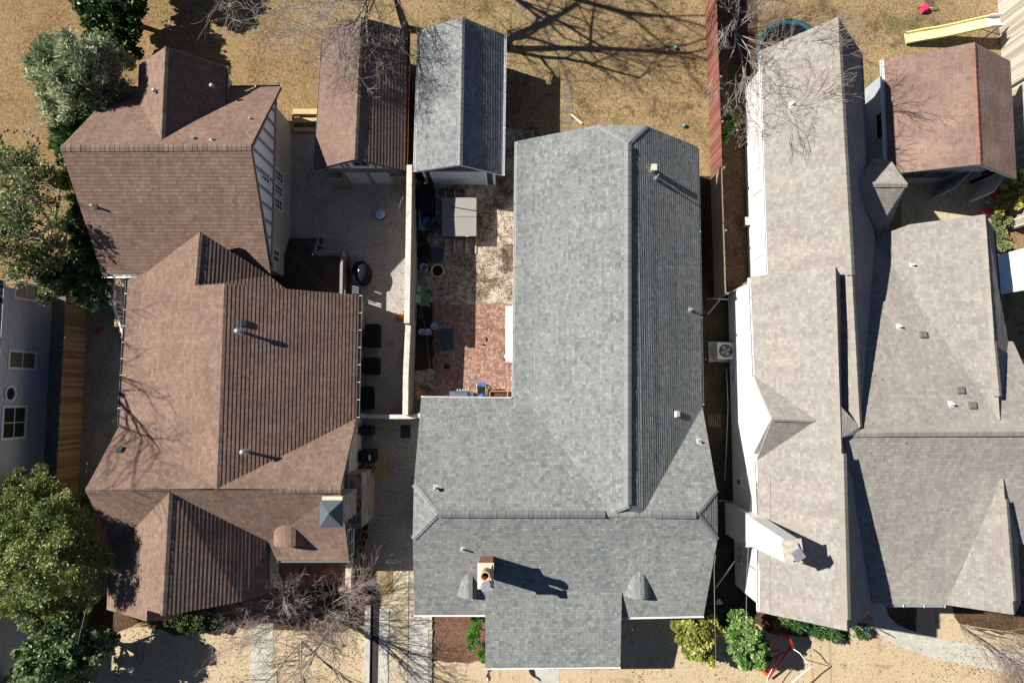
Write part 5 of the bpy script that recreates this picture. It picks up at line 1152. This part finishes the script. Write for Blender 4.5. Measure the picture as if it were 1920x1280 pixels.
# white canopy at the right edge
t_=thing('canopy','bright white flat canopy with grey edge at the right side','canopy',P(1900,520,2.5)); mb=MB(); q=[P(1872,478,3.0),P(1990,446,3.0),P(1990,528,3.0),P(1875,549,3.0)]; mb.poly_prism(q[::-1],.12); build('canopy_roof',mb,M['white'],t_)
mb=MB(); mb.beam(P(1872,550,2.95),P(1990,530,2.95),.12,.3); build('fascia_board',mb,M['trimw'],t_)
for px,py in ((1885,545),(1985,528)): mb=MB(); c=P(px,py,2.8); mb.box(c.x-.05,c.x+.05,c.y-.05,c.y+.05,0,2.85); build('post',mb,M['trimw'],t_)
# ================================================================ front: flags, play frame, edging, wires
def flag(label,px,py,h,dx,dy,stripe,canton):
    c=P(px,py,h); t_=thing('flag',label,'flag',(c.x,c.y,0)); mb=MB(); q=Vector((c.x+dx,c.y+dy,h+.35)); mb.tube([(c.x,c.y,h-.4),q],.014); build('flag_pole',mb,M['galv'],t_)
    mb=MB(); n=14; m=7; D=(q-c).normalized(); dn=Vector((.25,.1,-.95))
    L=.95; Wd=.55
    def pt(i,j): return q-D*(L*.9*i/n)+dn*(Wd*j/m)+Vector((.05*math.sin(i*.9+j*.4),.03*math.sin(i*.7),0))
    mats=[M['red'],M['white'],M['blue']]
    for j in range(m):
        mb.mat(j%2 if stripe else 1)
        for i in range(n):
            if i<6 and j<4: mb.mat(2 if canton else (j%2)); 
            else: mb.mat(j%2)
            mb.face([pt(i,j),pt(i+1,j),pt(i+1,j+1),pt(i,j+1)])
    build('flag_cloth',mb,mats,t_)
flag('small red, white and blue striped flag at the grey roof porch corner',913,1252,2.0,.05,-.55,True,True); flag('small striped flag among plants at the taupe roof corner',1606,1172,1.6,.55,-.4,True,True)
t_=thing('play_frame','red tubular swing frame with orange seat on the front lawn','play frame',P(1450,1225)); 
def tb_(pts,r,m,name): mb=MB(); mb.tube([P(*p) for p in pts],r,7); return build(name,mb,m,t_)
tb_([(1440,1272,.3),(1466,1237,1.0),(1486,1206,1.0)],.05,M['red'],'rail'); tb_([(1436,1262,.2),(1455,1238,.9),(1458,1228,.9)],.04,M['red'],'rail')
tb_([(1486,1212,1.1),(1483,1200,1.3),(1476,1192,1.3),(1466,1188,1.3)],.08,M['red'],'seat_back'); tb_([(1480,1208,.8),(1484,1216,.8),(1478,1222,.8),(1466,1224,.8),(1448,1234,.8)],.04,M['red'],'rail'); tb_([(1450,1222,.6),(1460,1216,.6),(1461,1226,.6)],.035,M['red'],'rail'); tb_([(1466,1188,1.2),(1450,1196,.9),(1448,1212,.5)],.03,M['red'],'rail')
mb=MB(); 
for i in range(6):
    p=P(1421+3.3*i,1240+5.5*i-(i*i)*.3,.5-.05*i);q=P(1421+3.3*(i+1),1240+5.5*(i+1)-(i+1)**2*.3,.5-.05*(i+1)); mb.beam(p,q,.3,.06)
build('swing_seat',mb,M['orange'],t_)
mb=MB(); mb.tube([P(1436,1290,.9),P(1440,1268,1.2),P(1452,1245,1.5)],.02,6); mb.tube([P(1488,1216,1.4),P(1500,1224,1.4),P(1512,1240,1.4),P(1523,1248,1.4),P(1503,1263,1.4),P(1480,1284,1.4)],.028,6); build('white_pole',mb,M['white'],t_)
for px,py in ((1487,1207),(1466,1188),(1523,1248)): mb=MB(); c=P(px,py,1.2); mb.tube([c,(c.x-.05,c.y-.05,0)],.02,5); build('leg',mb,M['red'],t_)
r_=random.Random(8); mb=MB(); y0=P(807,1400).y;y1=P(807,1155).y; y=y0
while y<y1:
    L=r_.uniform(.18,.32); x=P(807,1250).x+r_.uniform(-.03,.03); mb.obox((x,y+L/2),.2,L-.02,-.02,r_.uniform(.07,.12),r_.uniform(-.12,.12),.9); y+=L
tag(build('stone_edging',mb,plain('edging_stone',(.42,.38,.33),.95,.1,.3,5)),'low stone edging between the driveway and the mulch bed','edging')
def wire(label,pts,r=.009):
    mb=MB(); mb.tube([P(*p) for p in pts],r,5); tag(build('overhead_wire',mb,plain('cable',(.3,.3,.29),.5)),label,'wire')
wire('overhead wire passing over the alley beside the yellow-green bush',[(1342,1040,5.5),(1339,1060,5.5),(1340,1150,5.6),(1344,1320,5.9)]); wire('overhead wire running down from the white chimney over the green bush',[(1413,880,5.0),(1407,960,5.1),(1400,1080,5.2),(1399,1180,5.3),(1396,1330,5.5)]); wire('overhead wire crossing the tree shadow at the lower left',[(199,985,4.5),(185,1050,4.6),(164,1130,4.8),(145,1208,5)])
wire('thin slack cable from the brown garage to the wall',[(757,322,2.5),(762,346,2.2),(765,362,1.5)],.012); wire('clothes line crossing from the wall towards the gravel',[(764,352,1.5),(752,378,1.1),(746,395,.8)],.012); wire('thin cord lying along the inner side of the masonry wall',[(776,400,.05),(785,560,.05),(797,610,.05),(806,690,.05)],.012)
# ================================================================ vegetation
def tree(name,label,cat,base,loc,blobs,n,size,leaf,seed,narrow=1.0,trunk=.16,group=None,up=.3,lump=.35,fill=.55,limbs=5,bark='bark'):
    b=[]
    for (px,py,h,r) in blobs: q=P(px,py,h); b.append((q.x,q.y,h,r))
    cx=sum(q[0]*q[3] for q in b)/sum(q[3] for q in b); cy=sum(q[1]*q[3] for q in b)/sum(q[3] for q in b)
    bs=Vector((cx,cy,0)) if base is None else P(*base)
    t_=thing(name,label,cat,bs,group); foliage('crown',b,n,size,leaf,t_,narrow,seed,fill,up,lump)
    if trunk:
        mb=MB(); r=random.Random(seed); top=max(q[2] for q in b); mid=Vector((cx,cy,top*.6)); mb.tube([bs,bs.lerp(mid,.5)+Vector((r.uniform(-.1,.1),r.uniform(-.1,.1),0)),mid],[trunk,trunk*.8,trunk*.5],8)
        for q in b[:10]: c=Vector(q[:3]); s0=bs.lerp(mid,r.uniform(.4,.95)); mb.tube([s0,s0.lerp(c,.5)+Vector((r.uniform(-.2,.2),r.uniform(-.2,.2),.1)),c+Vector((0,0,q[3]*.5))],[trunk*.45,trunk*.3,.02],5)
        build('trunk',mb,M[bark],t_)
    return t_
tree('magnolia_tree','tall dark glossy evergreen tree at the top left beyond the silver one','tree',None,0,[(190,15,2.6,1.3),(225,25,2.6,1.3),(205,55,2.4,1.2),(228,78,2,1.0),(185,-20,2.8,1.3),(225,-75,2.6,1.3),(200,88,2,.9),(280,-100,3,1.4)],26000,.2,M['lfdark'],11,1.3,lump=.3)
tree('cedar_tree','silvery green feathery tree beside the brown roof at upper left','tree',None,0,[(110,110,5,1.2),(150,105,5.5,1.3),(190,120,4.5,1.2),(95,150,4,1.1),(140,150,5,1.3),(195,155,4,1.2),(120,190,3.5,1.1),(165,185,4,1.2),(205,190,3,.9),(215,110,4,.8),(80,125,4,.9)],36000,.3,M['lfcedar'],12,.35,up=.7,lump=.36)
tree('conifer','dark green feathery conifer below the silvery tree','tree',None,0,[(125,205,3,1.0),(150,225,2.6,.9),(118,245,2.0,.7),(170,205,2.5,.9),(105,262,1.2,.5)],15000,.34,M['lfcon'],13,.3,up=.5)
for i,(l,bl) in enumerate((('dark green column conifer against the brown roof, topmost of the row',[(132,300,2.5,.6),(126,340,2.0,.55),(138,325,2.2,.5)]),('dark green conifer in the middle of the row beside the brown roof',[(160,395,3,.8),(150,420,2.6,.8),(168,445,2.6,.85),(152,372,2.2,.6)]),('dark green conifer at the lower end of the row beside the white railing',[(165,490,3,.95),(150,520,2.6,.9),(180,525,2.4,.9),(190,550,1.6,.7),(160,555,1.6,.7)]))):
    tree('conifer',l,'tree',None,0,bl,9000,.28,M['lfcon'],20+i,.4,up=.6,trunk=.1,group='conifers in the row beside the brown roof')
tree('olive_tree','broad sparse olive green tree covering the left edge above the blue-grey house','tree',None,0,[(20,330,5,1.3),(65,350,4.6,1.3),(20,400,5.2,1.4),(75,415,5,1.4),(40,470,4.5,1.3),(95,470,4,1.1),(105,325,3.5,.9),(-10,470,5,1.4),(112,505,3,.9),(60,505,3.5,.9),(0,300,4,.9),(45,300,3.6,.8)],15000,.15,M['lfolive'],14,1.0,lump=.4,fill=.8,bark='bark2')
OT=bpy.context.scene.objects['olive_tree']; r_=random.Random(66)
for q in range(6):
    mb=MB(); grow(mb,P(45,400,2.0),Vector((math.cos(q*1.05),math.sin(q*1.05),.9)),2.6,.05,4,r_,spread=.5,upw=.1,nch=2,wig=.1,rmin=.006,segs=5,kidL=.6); build('branch',mb,M['bark2'],OT)
tree('bush','dense green bush at the fence top near the blue-grey house','bush',None,0,[(98,540,3,.75),(118,530,2.6,.7),(85,520,3,.6)],7000,.14,M['lfolive'],15,1.1,trunk=.08)
tree('elm_tree','large yellow-green leafy tree filling the lower left corner','tree',None,0,[(25,965,5,1.3),(75,1000,5.4,1.6),(125,1000,4.8,1.4),(15,1040,5,1.7),(85,1065,5.8,1.8),(145,1065,4.8,1.4),(30,1110,4.0,1.4),(95,1125,3.3,1.2),(150,1120,2.8,.8),(160,1025,4.4,1.1),(60,1155,3.6,.9),(-20,1000,5,1.8),(110,960,4,.9)],52000,.16,M['lfelm'],16,.6,lump=.27,trunk=.2,fill=.75)
tree('elm_tree','smaller yellow-green tree growing at the lower end of the blue-grey house','tree',None,0,[(70,915,3.5,1.0),(25,935,3.5,1.1),(100,935,3,.8),(45,900,3,.6)],9000,.15,M['lfelm'],17,.7,trunk=.1,bark='bark2')
tree('bush','yellow-green bush at the foot of the brown fence','bush',None,0,[(165,950,1.5,.6),(155,965,1.3,.6)],3500,.14,M['lfelm'],18,.8,trunk=.05)
tree('magnolia_tree','bright glossy green tree at the lower left below the big yellow-green one','tree',None,0,[(120,1195,3.5,1.0),(75,1225,3.5,1.1),(110,1245,3.5,1.1),(160,1220,3,1.0),(60,1262,3,1.0),(190,1200,2.4,.8),(130,1170,3,.8),(150,1262,2.5,.7),(90,1290,3,1.1),(30,1285,2.5,.8)],24000,.19,M['lfmag'],19,1.25,lump=.3)
tree('bush','yellow-green rounded bush under the grey roof corner','bush',None,0,[(1285,1185,1.8,.75),(1310,1195,1.9,.85),(1275,1170,1.4,.5),(1330,1180,1.7,.65),(1300,1215,1.3,.6),(1322,1222,1.2,.6)],15000,.15,M['lfyel'],31,1.2,trunk=.07,lump=.33)
tree('bush','fresh green spreading bush between the alley wires and the taupe roof','bush',None,0,[(1385,1165,2.4,.6),(1400,1185,2.6,.7),(1390,1205,2.4,.65),(1420,1205,2.3,.65),(1410,1228,2.0,.7),(1432,1222,1.8,.5),(1375,1190,2.0,.5),(1395,1240,1.5,.5)],15000,.17,M['lfgrn'],32,1.2,trunk=.07,lump=.33)
tree('boxwood','clipped green shrub on the mulch bed, upper and larger of the pair','shrub',None,0,[(891,1175,.9,.42),(890,1195,.9,.42),(884,1208,.6,.3),(899,1165,.7,.3)],9000,.06,M['lfbox'],33,1.1,trunk=.04,lump=.4)
tree('boxwood','clipped green shrub by the porch corner, lower and smaller of the pair','shrub',None,0,[(906,1222,.8,.3),(906,1233,.7,.28)],4000,.06,M['lfbox'],34,1.1,trunk=.03,lump=.4)
tree('hedge','low dark hedge in the shade under the front gable','hedge',None,0,[(330,1160,.7,.5),(350,1168,.8,.55),(375,1165,.8,.55),(400,1160,.7,.5),(315,1155,.6,.4)],8000,.12,M['lfdark'],35,1.2,trunk=.04)
tree('bush','yellow-green bush beside the cloth heaps at the right edge','bush',None,0,[(1890,345,1.2,.5),(1905,360,1.3,.6),(1885,375,1.0,.45),(1915,335,1.2,.6),(1875,395,.7,.35),(1925,375,1.2,.6)],9000,.14,M['lfyel'],36,1.2,trunk=.06)
tree('ground_hedge','low mottled hedge along the house edge at the right','hedge',None,0,[(1870,410,.5,.4),(1875,435,.5,.4),(1880,460,.5,.4),(1888,415,.5,.35)],6000,.09,M['lfolive'],37,1.2,trunk=.03)
for i,(px,py,l) in enumerate(((1462,1162,'tufted plant nearest the gutter under the taupe eave'),(1492,1168,'tufted plant second from the gutter under the taupe eave'),(1532,1180,'tufted plant third from the gutter under the taupe eave'),(1560,1186,'sparse tufted plant furthest along the taupe eave'),(1612,1182,'tufted plant at the walkway corner around the flag'))):
    tree('garden_plant',l,'plant',None,0,[(px,py,.45,.45),(px+8,py+3,.4,.35)],1300,.26,M['lfgrn'] if i<1 else M['lfcon'],40+i,.35,trunk=.02,up=.9)
tree('shrub','small green shrub growing through the vines at the board fence','shrub',None,0,[(1360,215,1.0,.5),(1366,240,.9,.5),(1358,255,.7,.35)],3500,.12,M['lfgrn'],46,1.0,trunk=.03)
# bare trees
def bare(name,label,px,py,stems,mat,seed,group=None,cat='tree',h0=0,**k):
    b=P(px,py,h0); t_=thing(name,label,cat,b,group); r=random.Random(seed)
    for (dx,dy,dz,L,rad,depth) in stems:
        mb=MB(); grow(mb,b.copy(),Vector((dx,dy,dz)),L,rad,depth,r,**k); build('branch',mb,mat,t_)
    return t_
bare('bare_shrub_tree','leafless many-branched shrub tree in front of the brown house porch',578,1152,[(-.9,.55,.8,2.5,.045,4),(.9,.75,.7,2.6,.045,4),(-.35,1,.8,2.2,.045,4),(-1,-.25,.7,2.3,.045,4),(.2,.9,1.1,2.2,.045,4),(1.3,.3,.6,2.7,.045,4),(-.7,.1,1.2,2.0,.04,4),(.5,.2,1.3,2.0,.04,4),(-1.2,.3,.5,2.4,.04,4)],M['twigr'],51,spread=.5,upw=.05,nch=2,wig=.06,rmin=.0055,segs=6,kidL=.62)
bare('birch_tree','pale-barked leafless tree leaning over the front lawn left of the driveway',632,1156,[(-.02,-.35,1.4,4.6,.085,3),(-.25,-.5,1.1,3.6,.06,3)],M['bark2'],52,spread=.6,upw=.15,nch=2,wig=.11,rmin=.006,segs=8,kidL=.55)
bare('birch_tree','second leafless tree with grey bark nearer the sidewalk',565,1200,[(-.55,-.75,.75,3.4,.075,4),(.15,-.7,1.1,3.4,.06,3)],M['bark2'],53,spread=.6,upw=.1,nch=2,wig=.1,rmin=.006,segs=6,kidL=.58)
bare('bare_shrub_tree','leafless spreading shrub in the planting bed at the lower right',1800,1170,[(.9,-.3,.5,2.4,.035,4),(.5,-.8,.6,2.3,.035,4),(.1,-.7,.8,1.8,.03,4),(1,.1,.6,2.4,.035,4),(.8,-.9,.7,2.6,.03,4),(-.4,-.3,.8,1.4,.03,3)],M['twig'],54,spread=.48,upw=.0,nch=2,wig=.06,rmin=.0055,segs=5,kidL=.6)
# big shade tree north of the garages: trunk at the frame edge, crown mostly beyond it
bare('oak_tree','big leafless tree whose branches hang over the brown roof garage',757,50,[(-.05,.1,1,5.0,.3,0)],M['bark'],60,segs=4,wig=.03)
OK=bpy.context.scene.objects['oak_tree']; b0=P(757,50); top=b0+Vector((-.2,.5,5.0))
r_=random.Random(61)
for (dx,dy,dz,L,rad,dep) in ((-1,-.25,.35,5.0,.1,4),(-.55,-1,.12,4.0,.08,4),(.02,-1,.06,3.6,.07,4),(-.25,-1,.0,2.8,.05,3),(.4,-1,.15,3.0,.05,3),(-1,-.6,.1,5.0,.08,4),(-1,.1,.1,5.5,.09,4),(-.8,-1,.2,3.6,.06,4),(.9,.25,1.0,7.5,.2,4),(.3,.9,1.2,6.5,.2,3),(-.6,.7,1.1,6.0,.17,3),(1.0,-.15,1.1,5.5,.13,4)):
    mb=MB(); grow(mb,top+Vector((0,0,-.6)),Vector((dx,dy,dz)),L,rad,dep,r_,spread=.62,upw=.08,nch=2,wig=.1,rmin=.006,segs=6,kidL=.58); build('branch',mb,M['twigl'] if dep>3 else M['bark'],OK)
bare('oak_tree','tall leafless tree beyond the top edge that shades the central lawn',640,-150,[(.02,-.1,1,6.5,.32,0)],M['bark'],62,segs=4,wig=.03)
O2=bpy.context.scene.objects['oak_tree.001']; b1=P(640,-150)+Vector((.1,-.5,6.0)); r_=random.Random(64)
for (dx,dy,dz,L,rad,dep) in ((.8,-.35,.9,7.5,.22,4),(.9,.3,.8,7.0,.2,4),(.3,-.9,.9,5,.13,3),(-.5,.4,1,6,.15,3),(.9,-.7,.5,6.0,.14,4)):
    mb=MB(); grow(mb,b1,Vector((dx,dy,dz)),L,rad,dep,r_,spread=.5,upw=.08,nch=2,wig=.12,rmin=.01,segs=5,kidL=.55); build('branch',mb,M['bark'],O2)
bare('vine_thicket','tangled leafless vines between the red fence and the white wall',1378,60,[(.05,-1,.3,3.4,.05,4),(-.1,-.8,.5,2.6,.04,3),(.3,.2,1,2.2,.04,3),(.4,-.7,.6,2.8,.04,3),(-.1,.8,.5,2.4,.04,3),(.6,.5,.8,2.2,.03,3),(.2,-.9,.5,3.2,.04,4),(-.2,-.3,1,2.2,.04,4),(.1,.9,.5,2.6,.04,4)],M['twigl'],70,cat='vines',spread=.42,upw=.0,nch=2,wig=.09,rmin=.008,segs=5,kidL=.62)
bare('bare_tree','leafless tree whose thin branches spread over the taupe roof',1400,230,[(.15,.1,1,4.6,.09,1),(.45,-.1,1.3,3.3,.06,4),(.35,.45,1.6,4.2,.06,4),(.3,-.6,1.5,4.2,.06,4)],M['twig'],71,spread=.5,upw=.02,nch=2,wig=.08,rmin=.0075,segs=5,kidL=.62)
bare('bare_tree','leafless tree beyond the blue-grey house casting branch shadows on the brown roof',-120,560,[(.4,-.12,1.2,11.5,.26,3),(.1,.25,1.3,9,.2,3),(.35,-.4,1.2,9.5,.18,3)],M['bark'],72,spread=.5,upw=.05,nch=2,wig=.08,rmin=.012,segs=6,kidL=.5)

# fallen leaves and twigs, far too many to count
r_=random.Random(99); mb=MB(); regions=[((950,0,1320,270),1500),((270,0,600,240),1000),((0,0,140,270),500),((200,1165,470,1280),500),((512,1165,690,1280),500),((780,350,965,570),900),((815,570,945,740),160),((545,250,765,780),350),((676,800,780,1065),250),((712,1070,803,1280),150),((1170,1170,1420,1280),260),((1500,1190,1900,1280),500),((1620,0,1870,110),400),((1338,0,1400,540),500),((812,1158,905,1235),300),((165,600,230,900),200)]
for (x0,y0,x1,y1),n in regions:
    cx=[(r_.uniform(x0,x1),r_.uniform(y0,y1)) for _ in range(max(3,n//60))]
    for i in range(n):
        if r_.random()<.6: q=r_.choice(cx); px,py=q[0]+r_.gauss(0,16),q[1]+r_.gauss(0,16)
        else: px,py=r_.uniform(x0,x1),r_.uniform(y0,y1)
        if not(x0<px<x1 and y0<py<y1): continue
        p=P(px,py,.03); a=r_.uniform(0,6.28); L=r_.uniform(.018,.05); W=L*r_.uniform(.4,.8); d=Vector((math.cos(a),math.sin(a),r_.uniform(-.2,.2)))*L; s_=Vector((-math.sin(a),math.cos(a),r_.uniform(-.2,.2)))*W; t_=r_.random()
        mb.face([p-d,p+s_,p+d,p-s_],[(t_,0)]*4)
for rr,x0,y0,x1,y1,n in ((ra,120,170,660,1120,170),(rf,790,250,1330,1240,70),(rc,1430,60,1900,1130,130),(rg,600,50,760,310,90),(ra,640,770,664,800,25),(rc,1560,500,1660,1120,60)):
    for i in range(n):
        q,nn=rr.on(r_.uniform(x0,x1),r_.uniform(y0,y1))
        if q.z<2.5: continue
        q=q+nn*.05; L=r_.uniform(.02,.045); d=Vector((r_.gauss(0,1),r_.gauss(0,1),0)); d=(d-nn*d.dot(nn)).normalized(); s_=nn.cross(d)*L*.6; t_=r_.random(); d=d*L
        mb.face([q-d,q+s_,q+d,q-s_],[(t_,0)]*4)
lm=leafmat('fallen_leaves',C(.09,.055,.035),C(.2,.13,.08),C(.38,.28,.17),.1)
tag(build('leaf_litter',mb,lm),'brown fallen leaves scattered over the lawns, beds and yards','leaf litter',kind='stuff')
